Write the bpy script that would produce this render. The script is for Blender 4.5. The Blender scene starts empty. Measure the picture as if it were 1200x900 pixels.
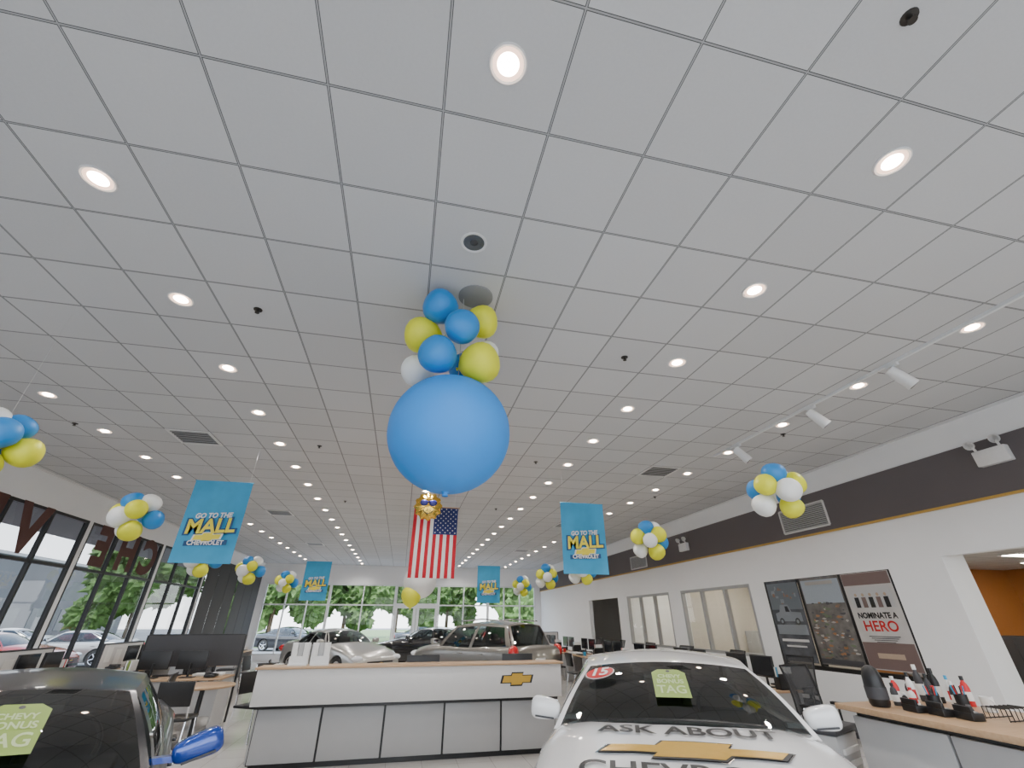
import bpy, bmesh, math, random
from mathutils import Vector, Matrix, noise
from mathutils.bvhtree import BVHTree
random.seed(4)
COL=bpy.context.scene.collection
R=math.radians
# ------------------------------------------------------------ materials
def nmath(nt,op,a,b=None,c=None):
    n=nt.nodes.new('ShaderNodeMath'); n.operation=op
    for i,x in enumerate((a,b,c)):
        if x is None: continue
        if isinstance(x,(int,float)): n.inputs[i].default_value=x
        else: nt.links.new(x,n.inputs[i])
    return n.outputs[0]
MATS={}
def mat(name,col,rough=.5,metal=0,emit=0,ecol=None,coat=0,var=.06,nscale=30,bump=0,alpha=1):
    if name in MATS: return MATS[name]
    m=bpy.data.materials.new(name); m.use_nodes=True; nt=m.node_tree
    b=nt.nodes['Principled BSDF']
    b.inputs['Roughness'].default_value=rough; b.inputs['Metallic'].default_value=metal
    b.inputs['Coat Weight'].default_value=coat
    b.inputs['Coat Roughness'].default_value=.03
    b.inputs['Alpha'].default_value=alpha
    tc=nt.nodes.new('ShaderNodeTexCoord'); nz=nt.nodes.new('ShaderNodeTexNoise')
    nz.inputs['Scale'].default_value=nscale; nz.inputs['Detail'].default_value=3
    nt.links.new(tc.outputs['Object'],nz.inputs['Vector'])
    mx=nt.nodes.new('ShaderNodeMix'); mx.data_type='RGBA'
    mx.inputs['A'].default_value=tuple(max(0,c*(1-var)) for c in col[:3])+(1,)
    mx.inputs['B'].default_value=tuple(min(1,c*(1+var)) for c in col[:3])+(1,)
    nt.links.new(nz.outputs['Fac'],mx.inputs['Factor'])
    nt.links.new(mx.outputs['Result'],b.inputs['Base Color'])
    if bump:
        bp=nt.nodes.new('ShaderNodeBump'); bp.inputs['Strength'].default_value=bump; bp.inputs['Distance'].default_value=.01
        nt.links.new(nz.outputs['Fac'],bp.inputs['Height']); nt.links.new(bp.outputs['Normal'],b.inputs['Normal'])
    if emit:
        b.inputs['Emission Color'].default_value=tuple((ecol or col)[:3])+(1,); b.inputs['Emission Strength'].default_value=emit
    MATS[name]=m; return m
def glassmat(name,tint,fac,rough=.02,pw=4,gain=.6):
    m=bpy.data.materials.new(name); m.use_nodes=True; nt=m.node_tree; nt.nodes.clear()
    o=nt.nodes.new('ShaderNodeOutputMaterial'); mx=nt.nodes.new('ShaderNodeMixShader')
    t=nt.nodes.new('ShaderNodeBsdfTransparent'); g=nt.nodes.new('ShaderNodeBsdfGlossy')
    t.inputs['Color'].default_value=tint+(1,); g.inputs['Roughness'].default_value=rough
    lw=nt.nodes.new('ShaderNodeLayerWeight'); lw.inputs['Blend'].default_value=.5
    f=nmath(nt,'MULTIPLY_ADD',nmath(nt,'POWER',lw.outputs['Facing'],pw),gain,fac); nt.links.new(f,mx.inputs['Fac'])
    nt.links.new(t.outputs[0],mx.inputs[1]); nt.links.new(g.outputs[0],mx.inputs[2]); nt.links.new(mx.outputs[0],o.inputs[0])
    return m
def gridmat(name,tile,x0,y0,w1,w2,cbar,cedge,ctile,rough,ctile2=None,nsc=2.0):
    m=bpy.data.materials.new(name); m.use_nodes=True; nt=m.node_tree; b=nt.nodes['Principled BSDF']
    tc=nt.nodes.new('ShaderNodeTexCoord'); sp=nt.nodes.new('ShaderNodeSeparateXYZ'); nt.links.new(tc.outputs['Object'],sp.inputs[0])
    ds=[];cells=[]
    for ax,o0 in ((0,x0),(1,y0)):
        a=nmath(nt,'SUBTRACT',sp.outputs[ax],o0); a=nmath(nt,'DIVIDE',a,tile); cells.append(nmath(nt,'FLOOR',a)); a=nmath(nt,'FRACT',a)
        a=nmath(nt,'SUBTRACT',a,.5); a=nmath(nt,'ABSOLUTE',a); a=nmath(nt,'SUBTRACT',.5,a); ds.append(nmath(nt,'MULTIPLY',a,tile))
    d=nmath(nt,'MINIMUM',ds[0],ds[1])
    inbar=nmath(nt,'LESS_THAN',d,w1); inedge=nmath(nt,'LESS_THAN',d,w2)
    cx=nt.nodes.new('ShaderNodeCombineXYZ'); nt.links.new(cells[0],cx.inputs[0]); nt.links.new(cells[1],cx.inputs[1])
    wn=nt.nodes.new('ShaderNodeTexWhiteNoise'); wn.noise_dimensions='3D'; nt.links.new(cx.outputs[0],wn.inputs['Vector'])
    nz=nt.nodes.new('ShaderNodeTexNoise'); nz.inputs['Scale'].default_value=nsc; nz.inputs['Detail'].default_value=5
    nt.links.new(tc.outputs['Object'],nz.inputs['Vector'])
    fac=nmath(nt,'ADD',nmath(nt,'MULTIPLY',nz.outputs['Fac'],.5),nmath(nt,'MULTIPLY',wn.outputs['Value'],.5))
    m0=nt.nodes.new('ShaderNodeMix'); m0.data_type='RGBA'; m0.inputs['A'].default_value=ctile+(1,); m0.inputs['B'].default_value=(ctile2 or ctile)+(1,)
    nt.links.new(fac,m0.inputs['Factor'])
    m1=nt.nodes.new('ShaderNodeMix'); m1.data_type='RGBA'; m1.inputs['B'].default_value=cedge+(1,)
    nt.links.new(m0.outputs['Result'],m1.inputs['A']); nt.links.new(inedge,m1.inputs['Factor'])
    m2=nt.nodes.new('ShaderNodeMix'); m2.data_type='RGBA'; m2.inputs['B'].default_value=cbar+(1,)
    nt.links.new(m1.outputs['Result'],m2.inputs['A']); nt.links.new(inbar,m2.inputs['Factor'])
    nt.links.new(m2.outputs['Result'],b.inputs['Base Color']); b.inputs['Roughness'].default_value=rough
    return m
M_ceil=gridmat('ceiling_tiles',.61,-.07,1.435,.0040,.0080,(.36,.36,.36),(.08,.08,.08),(.53,.53,.53),.9,(.63,.63,.63),nsc=60)  # dark edge lines beside the bars are shadow painted into the ceiling colour
M_floor=gridmat('floor_tiles',.46,0,0,.002,.003,(.29,.27,.25),(.29,.27,.25),(.50,.485,.46),.10,(.59,.575,.555))
M_wall=mat('white_paint',(.86,.86,.86),.7,var=.02,nscale=5)
M_band=mat('taupe_paint',(.115,.100,.102),.7,var=.04,nscale=3)
M_stripe=mat('gold_paint',(.50,.30,.06),.5)
M_black=mat('black_plastic',(.012,.012,.013),.4)
M_dark=mat('dark_grey',(.05,.05,.055),.6)
M_bronze=mat('dark_bronze_frame',(.018,.017,.017),.45,metal=.3)
M_alu=mat('white_aluminium',(.75,.76,.76),.35)
M_chrome=mat('chrome',(.7,.7,.72),.12,metal=1,var=.01)
M_grey=mat('grey_laminate',(.42,.42,.42),.45,var=.03,nscale=8)
M_lgrey=mat('light_laminate',(.62,.61,.60),.4,var=.03,nscale=8)
M_orange=mat('orange_paint',(.42,.17,.045),.6)
M_paper=mat('paper',(.8,.8,.78),.7)
M_blueb=mat('blue_latex',(.025,.26,.68),.45,var=.03,nscale=4)
M_bigblue=mat('sky_blue_latex',(.03,.27,.76),.6,var=.02,nscale=2)
M_yelb=mat('yellow_latex',(.80,.80,.03),.45,var=.04,nscale=4)
M_whb=mat('white_latex',(.88,.89,.87),.5,var=.03,nscale=4)
M_gold=mat('gold_foil',(.85,.55,.10),.18,metal=1,bump=.3,nscale=14)
M_goldp=mat('gold_emblem',(.62,.38,.06),.3,metal=.4,bump=.1)
M_string=mat('clear_line',(.5,.5,.5),.6)
M_red=mat('red_plastic',(.6,.015,.02),.35)
M_lime=mat('lime_card',(.22,.33,.05),.5)
M_screen=mat('dark_screen',(.01,.011,.014),.1)
M_tyre=mat('tyre_rubber',(.02,.02,.02),.8)
M_seat=mat('grey_upholstery',(.055,.05,.05),.8)
M_mesh=mat('mesh_fabric',(.045,.045,.047),.8,alpha=.8)
M_asph=mat('asphalt',(.20,.20,.20),.9,var=.2,nscale=3)
M_grass=mat('grass',(.16,.23,.09),.95,var=.3,nscale=6)
M_bark=mat('bark',(.09,.06,.04),.9,var=.3)
M_leaf=mat('leaves',(.075,.14,.035),.8,var=.95,nscale=2.2,bump=1)
M_shade=mat('charcoal_shade_fabric',(.06,.06,.062),.85)
M_lens=mat('lamp_lens',(1,.88,.80),.5,emit=45,ecol=(1,.78,.62))
M_reflector=mat('lamp_reflector',(.9,.8,.75),.25,metal=.6,emit=2.2,ecol=(1,.58,.40))  # weak emission stands in for lamp light bouncing off the reflector ring
M_baffle=mat('lamp_baffle_off',(.16,.16,.16),.35,metal=.6,bump=.6,nscale=60)
M_trimw=mat('lamp_trim',(.72,.71,.70),.35)
M_winglass=glassmat('window_glass',(.96,.98,.97),.02)
M_tint=glassmat('tinted_glass',(.50,.51,.51),.03)
M_carglass=glassmat('car_glass',(.26,.29,.29),.07,pw=2.5,gain=.7)
def woodmat():
    m=bpy.data.materials.new('maple_wood'); m.use_nodes=True; nt=m.node_tree; b=nt.nodes['Principled BSDF']
    tc=nt.nodes.new('ShaderNodeTexCoord'); mp=nt.nodes.new('ShaderNodeMapping'); mp.inputs['Scale'].default_value=(2,14,14)
    nz=nt.nodes.new('ShaderNodeTexNoise'); nz.inputs['Scale'].default_value=3; nz.inputs['Detail'].default_value=6
    cr=nt.nodes.new('ShaderNodeValToRGB'); cr.color_ramp.elements[0].color=(.38,.23,.12,1); cr.color_ramp.elements[1].color=(.55,.38,.23,1)
    nt.links.new(tc.outputs['Object'],mp.inputs[0]); nt.links.new(mp.outputs[0],nz.inputs['Vector']); nt.links.new(nz.outputs['Fac'],cr.inputs[0])
    nt.links.new(cr.outputs[0],b.inputs['Base Color']); b.inputs['Roughness'].default_value=.35; return m
M_wood=woodmat()
# ------------------------------------------------------------ mesh tools
def make(name,v,f,mats,parent=None,loc=(0,0,0),rot=(0,0,0),smooth=True,mi=None,ang=35,bevel=0,sub=0):
    me=bpy.data.meshes.new(name); me.from_pydata([tuple(p) for p in v],[],f)
    if not isinstance(mats,(list,tuple)): mats=[mats]
    for m in mats: me.materials.append(m)
    if mi: me.polygons.foreach_set('material_index',mi)
    if bevel:
        bm=bmesh.new(); bm.from_mesh(me); bmesh.ops.remove_doubles(bm,verts=bm.verts,dist=1e-5)
        ed=[e for e in bm.edges if len(e.link_faces)==2 and e.calc_face_angle(0)>R(40)]
        bmesh.ops.bevel(bm,geom=ed,offset=bevel,segments=2,profile=.5,affect='EDGES'); bm.to_mesh(me); bm.free()
    me.update()
    if smooth:
        me.polygons.foreach_set('use_smooth',[True]*len(me.polygons)); me.set_sharp_from_angle(angle=R(ang))
    o=bpy.data.objects.new(name,me); COL.objects.link(o)
    if parent: o.parent=parent
    o.location=loc; o.rotation_euler=rot
    return o
class MB:
    def __init__(s): s.v=[];s.f=[];s.m=[]
    def add(s,v,f,mi=0,M=None):
        n=len(s.v); s.v+= [M@Vector(p) for p in v] if M else [Vector(p) for p in v]
        s.f+=[[i+n for i in q] for q in f]; s.m+=[mi]*len(f); return s
    def box(s,c,d,mi=0,M=None):
        x,y,z=c;a,b,e=d[0]/2,d[1]/2,d[2]/2
        v=[(x+i*a,y+j*b,z+k*e) for k in(-1,1) for j in(-1,1) for i in(-1,1)]
        return s.add(v,[(0,2,3,1),(4,5,7,6),(0,1,5,4),(2,6,7,3),(0,4,6,2),(1,3,7,5)],mi,M)
    def cyl(s,p0,p1,r0,r1=None,n=16,mi=0):
        r1=r0 if r1 is None else r1
        p0=Vector(p0);p1=Vector(p1);d=(p1-p0).normalized();a=d.orthogonal().normalized();b=d.cross(a)
        v=[];
        for p,r in((p0,r0),(p1,r1)):
            for i in range(n):
                t=2*math.pi*i/n; v.append(p+a*math.cos(t)*r+b*math.sin(t)*r)
        f=[(i,(i+1)%n,n+(i+1)%n,n+i) for i in range(n)]+[tuple(range(n))[::-1],tuple(range(n,2*n))]
        return s.add(v,f,mi)
    def lathe(s,prof,n=24,mi=0,M=None):
        v=[];f=[]
        for r,z in prof:
            for i in range(n):
                t=2*math.pi*i/n; v.append((r*math.cos(t),r*math.sin(t),z))
        for j in range(len(prof)-1):
            for i in range(n):
                a=j*n+i;b=j*n+(i+1)%n; f.append((a,b,b+n,a+n))
        return s.add(v,f,mi,M)
    def tube(s,pts,r,n=8,mi=0):
        for a,b in zip(pts[:-1],pts[1:]): s.cyl(a,b,r,r,n,mi)
        return s
    def sphere(s,c,r,n=16,mi=0,sc=(1,1,1),M=None,p=1.0):
        T=Matrix.Translation(c)@Matrix.Diagonal((r*sc[0],r*sc[1],r*sc[2],1))
        if M: T=M@T
        k=n//2; v=[];f=[]
        sg=lambda x:math.copysign(abs(x)**p,x)
        for j in range(k+1):
            for i in range(n):
                t=2*math.pi*i/n; ph=math.pi*j/k; rr=max(1e-4,math.sin(ph))**p; v.append((rr*sg(math.cos(t)),rr*sg(math.sin(t)),-sg(math.cos(ph))))
        for j in range(k):
            for i in range(n):
                a=j*n+i;b=j*n+(i+1)%n; f.append((a,b,b+n,a+n))
        return s.add(v,f,mi,T)
    def build(s,name,mats,parent=None,**k):
        return make(name,s.v,s.f,mats,parent,mi=s.m,**k)
def tag(o,label,cat,group=None):
    o['label']=label; o['category']=cat
    if group:o['group']=group
    return o
def struct(o,label=None):
    o['kind']='structure'; o['label']=label or o.name.replace('_',' '); o['category']='room part'; return o
def thing(name,loc,rz,label,cat,group=None):
    e=bpy.data.objects.new(name,None); e.empty_display_size=.1; COL.objects.link(e)
    e.location=loc; e.rotation_euler=(0,0,rz); return tag(e,label,cat,group)
def copytree(o,loc,rz=None,parent=None,top=True):
    n=o.copy(); COL.objects.link(n)
    if top:
        n.location=loc
        if rz is not None: n.rotation_euler=(0,0,rz)
    else: n.parent=parent
    for c in list(o.children): copytree(c,None,None,n,False)
    return n
def textmesh(txt,size,offset=0,extrude=0,shear=0,space=1):
    cu=bpy.data.curves.new('t','FONT'); cu.body=txt; cu.size=size; cu.align_x='CENTER'; cu.align_y='CENTER'
    cu.offset=offset; cu.extrude=extrude; cu.shear=shear; cu.space_character=space; cu.resolution_u=4
    ob=bpy.data.objects.new('t',cu); COL.objects.link(ob); dg=bpy.context.evaluated_depsgraph_get(); dg.update()
    me=bpy.data.meshes.new_from_object(ob.evaluated_get(dg))
    v=[Vector(x.co) for x in me.vertices]; f=[list(p.vertices) for p in me.polygons]
    bpy.data.objects.remove(ob); bpy.data.curves.remove(cu); bpy.data.meshes.remove(me); return v,f
def xz(x=0,y=0,z=0,s=1):
    return Matrix.Translation((x,y,z))@Matrix.Rotation(R(90),4,'X')@Matrix.Scale(s,4)
BOW=[(-.88,.2),(-.36,.2),(-.30,.34),(.42,.34),(.36,.2),(1.0,.2),(.88,-.2),(.36,-.2),(.30,-.34),(-.42,-.34),(-.36,-.2),(-1.0,-.2)]
BOW2=[(-.88,.19),(-.38,.19),(-.30,.42),(.44,.42),(.38,.19),(1.0,.19),(.88,-.19),(.38,-.19),(.30,-.42),(-.44,-.42),(-.38,-.19),(-1.0,-.19)]
BOWF=[(11,10,1,0),(10,9,8,7,4,3,2,1),(4,7,6,5)]
def bow(mb,M,w,m1,m2,dz=.004):
    for k,(sc,mi,d) in enumerate(((1.0,m1,0),(.88,m2,dz))):
        sy=sc if k==0 else .80
        v=[Vector((x*w*sc,y*w*sy,d)) for x,y in BOW]
        mb.add(v,[tuple(reversed(q)) for q in BOWF],mi,M)
# ------------------------------------------------------------ room constants
XL,XR,YF,YB,ZC=-6.9,7.3,-3.0,25.3,4.15
def box(name,c,d,m,parent=None,bevel=0,**k): return MB().box(c,d).build(name,m,parent,bevel=bevel,**k)
def slab(name,x0,x1,y0,y1,z0,z1,m): return box(name,((x0+x1)/2,(y0+y1)/2,(z0+z1)/2),(x1-x0,y1-y0,z1-z0),m)
struct(slab('floor',XL-.15,14.8,YF,YB+.15,-.1,0,M_floor),'glossy beige tiled showroom floor')
struct(slab('ceiling',XL-.15,XR+.15,YF,YB+.15,ZC,ZC+.1,M_ceil),'suspended ceiling of square grey-white tiles')
def wall(name,axis,c0,c1,a0,a1,openings,m,z1=ZC):
    As=sorted({a0,a1}|{o[0] for o in openings}|{o[1] for o in openings}); Zs=sorted({0,z1}|{o[2] for o in openings}|{o[3] for o in openings})
    mb=MB()
    for i in range(len(As)-1):
        for j in range(len(Zs)-1):
            ca=(As[i]+As[i+1])/2; cz=(Zs[j]+Zs[j+1])/2
            if any(o[0]<ca<o[1] and o[2]<cz<o[3] for o in openings): continue
            if axis=='y': mb.box(((c0+c1)/2,ca,cz),(c1-c0,As[i+1]-As[i],Zs[j+1]-Zs[j]))
            else: mb.box((ca,(c0+c1)/2,cz),(As[i+1]-As[i],c1-c0,Zs[j+1]-Zs[j]))
    return struct(mb.build(name,m,smooth=False),'white painted wall')
bays=[(-2.0,1.4),(1.5,4.85),(4.95,8.2),(8.3,11.6),(11.72,15.05),(15.17,18.4),(18.52,21.8),(21.92,25.15)]
wall('wall_left','y',XL-.12,XL,YF,YB+.15,[(a,b,.3,3.57) for a,b in bays],M_wall)
RW=[(5.8,8.5,.88),(8.95,11.65,.98),(12.25,14.9,.98)]
wall('wall_right','y',XR,XR+.15,YF,YB+.15,[(a,b,z,2.35) for a,b,z in RW]+[(.2,5.0,0,2.44),(15.6,18.3,0,2.35)],M_wall)
wall('wall_back','x',YB,YB+.15,XL-.15,14.8,[(-6.6,7.0,.25,3.27)],M_wall)
wall('wall_front','x',YF-.15,YF,XL-.15,14.8,[(-6.6,7.0,.1,3.9)],M_wall)
struct(slab('trim_1',XR-.03,XR,YF,YB,3.06,3.75,M_band),'dark taupe painted band along the wall')
struct(slab('trim_2',XR-.045,XR,YF,YB,3.03,3.06,M_stripe),'thin gold stripe under the band')
struct(slab('trim_3',XL,XR,YF,YF+.02,ZC-.03,ZC,M_trimw))
struct(slab('trim_4',XL,XL+.03,YF,YB,ZC-.03,ZC,M_trimw),'white ceiling edge trim'); struct(slab('trim_5',XR-.03,XR,YF,YB,ZC-.03,ZC,M_trimw),'white ceiling edge trim')
struct(slab('baseboard_right',XR-.02,XR,5.0,15.6,0,.1,M_dark))
wi=[0]
def window(plane,c,a0,a1,z0,z1,npan,transoms,fm,gm,fw=.06,depth=.1):
    wi[0]+=1; mb=MB()
    def bx(ca,cz,da,dz,dd,mi):
        if plane=='y': mb.box((c,ca,cz),(dd,da,dz),mi)
        else: mb.box((ca,c,cz),(da,dd,dz),mi)
    for i in range(npan+1):
        a=a0+(a1-a0)*i/npan; a=min(max(a,a0+fw/2),a1-fw/2); bx(a,(z0+z1)/2,fw,z1-z0,depth,0)
    for z in [z0+fw/2,z1-fw/2]+transoms: bx((a0+a1)/2,z,a1-a0,fw,depth*.96,0)
    q=[(a0+.01,z0+.01),(a1-.01,z0+.01),(a1-.01,z1-.01),(a0+.01,z1-.01)]
    mb.add([(c,a,z) if plane=='y' else (a,c,z) for a,z in q],[(0,1,2,3)],1)
    return struct(mb.build('window_%d'%wi[0],[fm,gm],smooth=False),'framed window')
for a,b in bays: window('y',XL-.045,a,b,.3,3.57,3,[2.63],M_bronze,M_tint,.055,.08)
M_silver=mat('silver_frame',(.38,.38,.38),.4,metal=.3)
for i,(a,b,z) in enumerate(RW): window('y',XR+.05,a,b,z,2.35,3,[],M_silver if i else M_bronze,M_winglass,.06)
window('x',YB+.07,-6.6,-3.6,.25,3.27,3,[2.33],M_alu,M_winglass,.06)
window('x',YB+.07,-3.6,-.4,.25,3.27,2,[2.33],M_alu,M_winglass,.06)
window('x',YB+.07,1.8,4.4,.25,3.27,2,[2.33],M_alu,M_winglass,.06)
window('x',YB+.07,4.4,7.0,.25,3.27,3,[2.33],M_alu,M_winglass,.06)
window('x',YB+.07,-.4,1.8,2.33,3.27,1,[],M_alu,M_winglass,.08)
window('x',YF-.07,-6.6,7.0,.1,3.9,9,[2.6],M_bronze,M_winglass,.07)
for n,(a,b) in enumerate(((-.4,.7),(.7,1.8))):
    mb=MB()
    for x in(a+.08,b-.08): mb.box((x,YB+.07,1.2),(.14,.09,2.22))
    for z in(.2,2.26): mb.box(((a+b)/2,YB+.07,z),(b-a,.085,.2 if z<1 else .14))
    mb.add([(a+.1,YB+.07,.2),(b-.1,YB+.07,.2),(b-.1,YB+.07,2.25),(a+.1,YB+.07,2.25)],[(0,1,2,3)],1)
    hx=b-.2 if n==0 else a+.2
    mb.cyl((hx,YB-.03,.9),(hx,YB-.03,1.4),.015,mi=0); mb.box((hx,YB+0,.95),(.02,.07,.02)); mb.box((hx,YB+0,1.35),(.02,.07,.02))
    struct(mb.build('door_%d'%(n+1),[M_alu,M_winglass],smooth=False),'white framed glass entrance door leaf')
for k,(a,b) in enumerate(bays[6:]):
    for j in range(3):
        y0=a+(b-a)*j/3+.02; y1=a+(b-a)*(j+1)/3-.02
        sh=MB().box((XL+.06,(y0+y1)/2,1.81),(.012,y1-y0,3.54)).cyl((XL+.06,y0,3.6),(XL+.06,y1,3.6),.035).box((XL+.06,(y0+y1)/2,.025),(.025,y1-y0,.04)).build('roller_shade',M_shade)
        tag(sh,'charcoal fabric roller shade lowered over window','window shade','lowered roller shades')
M_letter=mat('dull_brown_vinyl',(.10,.042,.034),.8)
for ch,y in (('C',14.45),('H',13.4),('E',12.35),('V',10.6),('R',9.6),('O',8.8),('L',7.4)):
    if ch=='V': y=10.05
    if ch=='R': y=9.0
    if ch=='O': y=7.6
    if ch=='L': y=6.6
    v,f=textmesh(ch,1.10,.055)
    v=[Vector((-p.x,p.y,p.z)) for p in v]; f=[q[::-1] for q in f]
    mb=MB().add(v,f,0,Matrix.Translation((XL+.012,y,3.1))@Matrix.Rotation(R(90),4,'Z')@Matrix.Rotation(R(90),4,'X'))
    tag(mb.build('window_letter',M_letter,smooth=False),'large brown letter on the window glass seen from behind','sign letter','letters on the window')
# ------------------------------------------------------------ side rooms on the right
M_cream=mat('cream_paint',(.60,.55,.48),.7)
struct(slab('wall_office_back',12.3,12.5,8.9,YB,0,4.15,M_cream),'cream office wall')
struct(slab('wall_orange',14.6,14.8,YF,8.8,0,2.75,M_orange),'orange painted wall in the side room')
struct(slab('wall_orange_end',9.6,14.6,8.72,8.8,0,2.75,M_orange),'orange painted end wall in the side room')
struct(slab('ceiling_office',XR+.15,14.6,YF,YB,2.75,2.85,M_ceil),'office ceiling')
struct(slab('wall_office_divider_far',XR+.15,12.3,15.2,15.35,0,2.75,M_wall))
struct(slab('wall_jamb',XR+.15,XR+.42,5.0,5.35,0,2.75,M_wall),'white jamb of the wide opening')
struct(slab('wall_office_divider_middle',XR+.15,14.6,8.8,8.9,0,2.75,M_cream)); struct(slab('wall_office_divider_third',XR+.15,12.3,11.95,12.05,0,2.75,M_cream))
M_tube=mat('panel_light',(1,.95,.85),.5,emit=20,ecol=(1,.93,.8))
for k,(x,y) in enumerate(((8.6,2.2),(10.8,2.2),(8.9,4.2),(11.2,4.2),(9.3,6.4),(11.6,6.4),(13.4,5.0),(13.4,7.2),(8.7,9.8),(9.2,13.0),(9.6,18),(8.6,11.0),(8.7,14.3),(10.9,10.4),(11,13.6))):
    t=thing('ceiling_panel_light',(x,y,2.75),0,'rectangular troffer ceiling light with white frame','ceiling light','office ceiling lights')
    MB().box((0,0,-.01),(1.22,.32,.02)).build('frame',M_trimw,t); MB().box((0,0,-.022),(1.14,.24,.01)).build('diffuser',M_tube,t)
def cabinet(x,y,rz,m,w=.9,h=1.3,lab='dark office filing cabinet with two doors'):
    t=thing('filing_cabinet',(x,y,0),rz,lab,'cabinet','office cabinets')
    MB().box((0,0,h/2),(w,.45,h)).build('body',m,t,bevel=.006)
    for s in(-1,1):
        d=MB().box((s*w/4,-.235,h/2),(w/2-.015,.02,h-.06)).build('door',m,t,bevel=.003)
        MB().cyl((s*.04,-.26,h*.45),(s*.04,-.26,h*.6),.008).build('handle',M_chrome,d)
M_yel=mat('yellow_laminate',(.65,.48,.05),.5)
for y in(7.0,5.7): cabinet(14.3,y,R(-90),M_dark,1.2,1.35)
cabinet(10.9,8.4,0,M_grey,1.2,1.2,'grey office filing cabinet with two doors'); cabinet(12.9,8.4,0,M_dark,1.4,1.35)
cabinet(12.0,10.4,R(-90),M_grey,1.2,1.5,'grey office filing cabinet with two doors'); cabinet(11.2,11.65,0,M_yel,.8,1.5,'yellow office filing cabinet with two doors'); cabinet(9.6,11.65,0,M_grey,.8,1.4,'grey office filing cabinet with two doors')
cabinet(12.0,13.6,R(-90),M_grey,1.4,1.8,'grey office filing cabinet with two doors'); cabinet(10.5,14.9,0,M_red,.8,1.5,'red office filing cabinet with two doors')
# ------------------------------------------------------------ ceiling fixtures
def downlight(on):
    t=thing('downlight',(0,0,ZC),0,'round recessed downlight, lit, white trim' if on else 'round recessed downlight, unlit, grey reflector','ceiling light','recessed ceiling downlights')
    MB().lathe([(.100,0),(.100,-.006),(.092,-.010),(.080,-.006),(.078,-.001)],28).build('trim_ring',M_trimw,t)
    MB().lathe([(.080,-.004),(.062,-.003),(.0005,-.002)] if not on else [(.080,-.005),(.055,-.003)],28).build('reflector',M_reflector if on else M_baffle,t)
    MB().lathe([(.057,-.003),(.047,-.010),(.03,-.016),(.0005,-.018)] if on else [(.03,-.004),(.02,-.012),(.0005,-.014)],20).build('lamp',M_lens if on else M_dark,t)
    return t
LP=downlight(True)
LP.location=(.235,-1.31,ZC)
L0=copytree(LP,(.235+2.44,-1.31,ZC))
sp=bpy.data.lights.new('spot','SPOT'); sp.energy=132; sp.spot_size=R(140); sp.spot_blend=.8; sp.color=(1,.95,.90); sp.shadow_soft_size=.08
so=bpy.data.objects.new('light_source',sp); COL.objects.link(so); so.parent=L0; so.location=(0,0,-.03)
LOFF=downlight(False); LOFF.location=(.235,2.35,ZC)
for j in range(-2,20):
    for i in range(-2,3):
        x=.235+2.44*i; y=1.13+1.22*j
        if (i==0 and j in(1,2)) or (j==-2 and i in(0,1)): continue
        copytree(L0 if (i+j)%2==0 and j>=0 else LP,(x,y,ZC))
sk=MB().lathe([(.15,0),(.15,-.012),(.135,-.018),(.0005,-.02)],32); so2=sk.build('ceiling_speaker',mat('grille_grey',(.26,.26,.26),.6,bump=.5,nscale=200),loc=(.34,2.96,ZC)); tag(so2,'round flush ceiling speaker with grey perforated grille','speaker')
def sprinkler(x,y):
    t=MB().lathe([(.038,0),(.036,-.006),(.014,-.010),(.012,-.03),(.02,-.034),(.02,-.037),(.0005,-.037)],16).build('fire_sprinkler',mat('dark_brass',(.06,.055,.05),.35,metal=.8),loc=(x,y,ZC))
    tag(t,'small dark pendent fire sprinkler head','sprinkler','ceiling sprinklers')
for x,y in((-1.58,3.58),(2.06,3.6),(2.04,.52),(-1.6,7.2),(2.06,7.2),(5.4,5.1),(-4.9,7.0),(-1.6,11),(2.06,11),(5.4,9)): sprinkler(x,y)
def diffuser(x,y):
    t=thing('air_diffuser',(x,y,ZC),0,'square metal air supply diffuser with dark slots','air vent','ceiling air diffusers')
    mb=MB()
    for sx,sy,dx,dy in((0,.28,.6,.04),(0,-.28,.6,.04),(.28,0,.04,.52),(-.28,0,.04,.52)): mb.box((sx,sy,-.006),(dx,dy,.012))
    mb.build('frame',M_trimw,t)
    MB().box((0,0,-.002),(.53,.53,.004)).build('backing',M_black,t)
    mb=MB()
    for k in range(-3,4): mb.box((0,k*.074,-.012),(.52,.022,.004))
    mb.build('louvre',M_grey,t)
for x,y in((-3.425,7.23),(4.505,7.23),(-3.425,12.72),(4.505,12.72),(-3.425,18.2),(4.5,18.2)): diffuser(x,y)
tr=thing('track_light',(4.97,0,ZC),0,'white ceiling track with cylindrical spot heads','track light')
MB().box((0,3.6,-.015),(.035,5.2,.03)).build('track',M_alu,tr)
for y in(1.6,3.05,4.15,5.6):
    h=MB(); h.box((0,y,-.045),(.04,.12,.03)); h.cyl((0,y,-.06),(-.0,y,-.10),.012); h.cyl((-.04,y+.02,-.09),(.10,y-.05,-.30),.055,.068,20); h.cyl((.098,y-.049,-.297),(.102,y-.051,-.302),.05,.05,20,1)
    h.build('spot_head',[M_alu,M_dark],tr)
def emergency(y,z):
    t=thing('emergency_light',(XR-.03,y,z),0,'white twin-head emergency light unit on the wall band','emergency light','wall emergency lights')
    MB().box((-.045,0,-.04),(.09,.36,.2)).build('housing',M_trimw,t,bevel=.01)
    for s in(-.13,.13):
        MB().cyl((-.06,s,.06),(-.09,s*1.05,.13),.015).lathe([(.0005,-.05),(.035,-.04),(.055,.0),(.058,.03),(.05,.032)],18,0,Matrix.Translation((-.1,s*1.1,.15))@Matrix.Rotation(R(-110),4,'Y')).build('lamp_head',M_trimw,t)
emergency(3.84,3.55); emergency(11.0,3.42)
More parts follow.
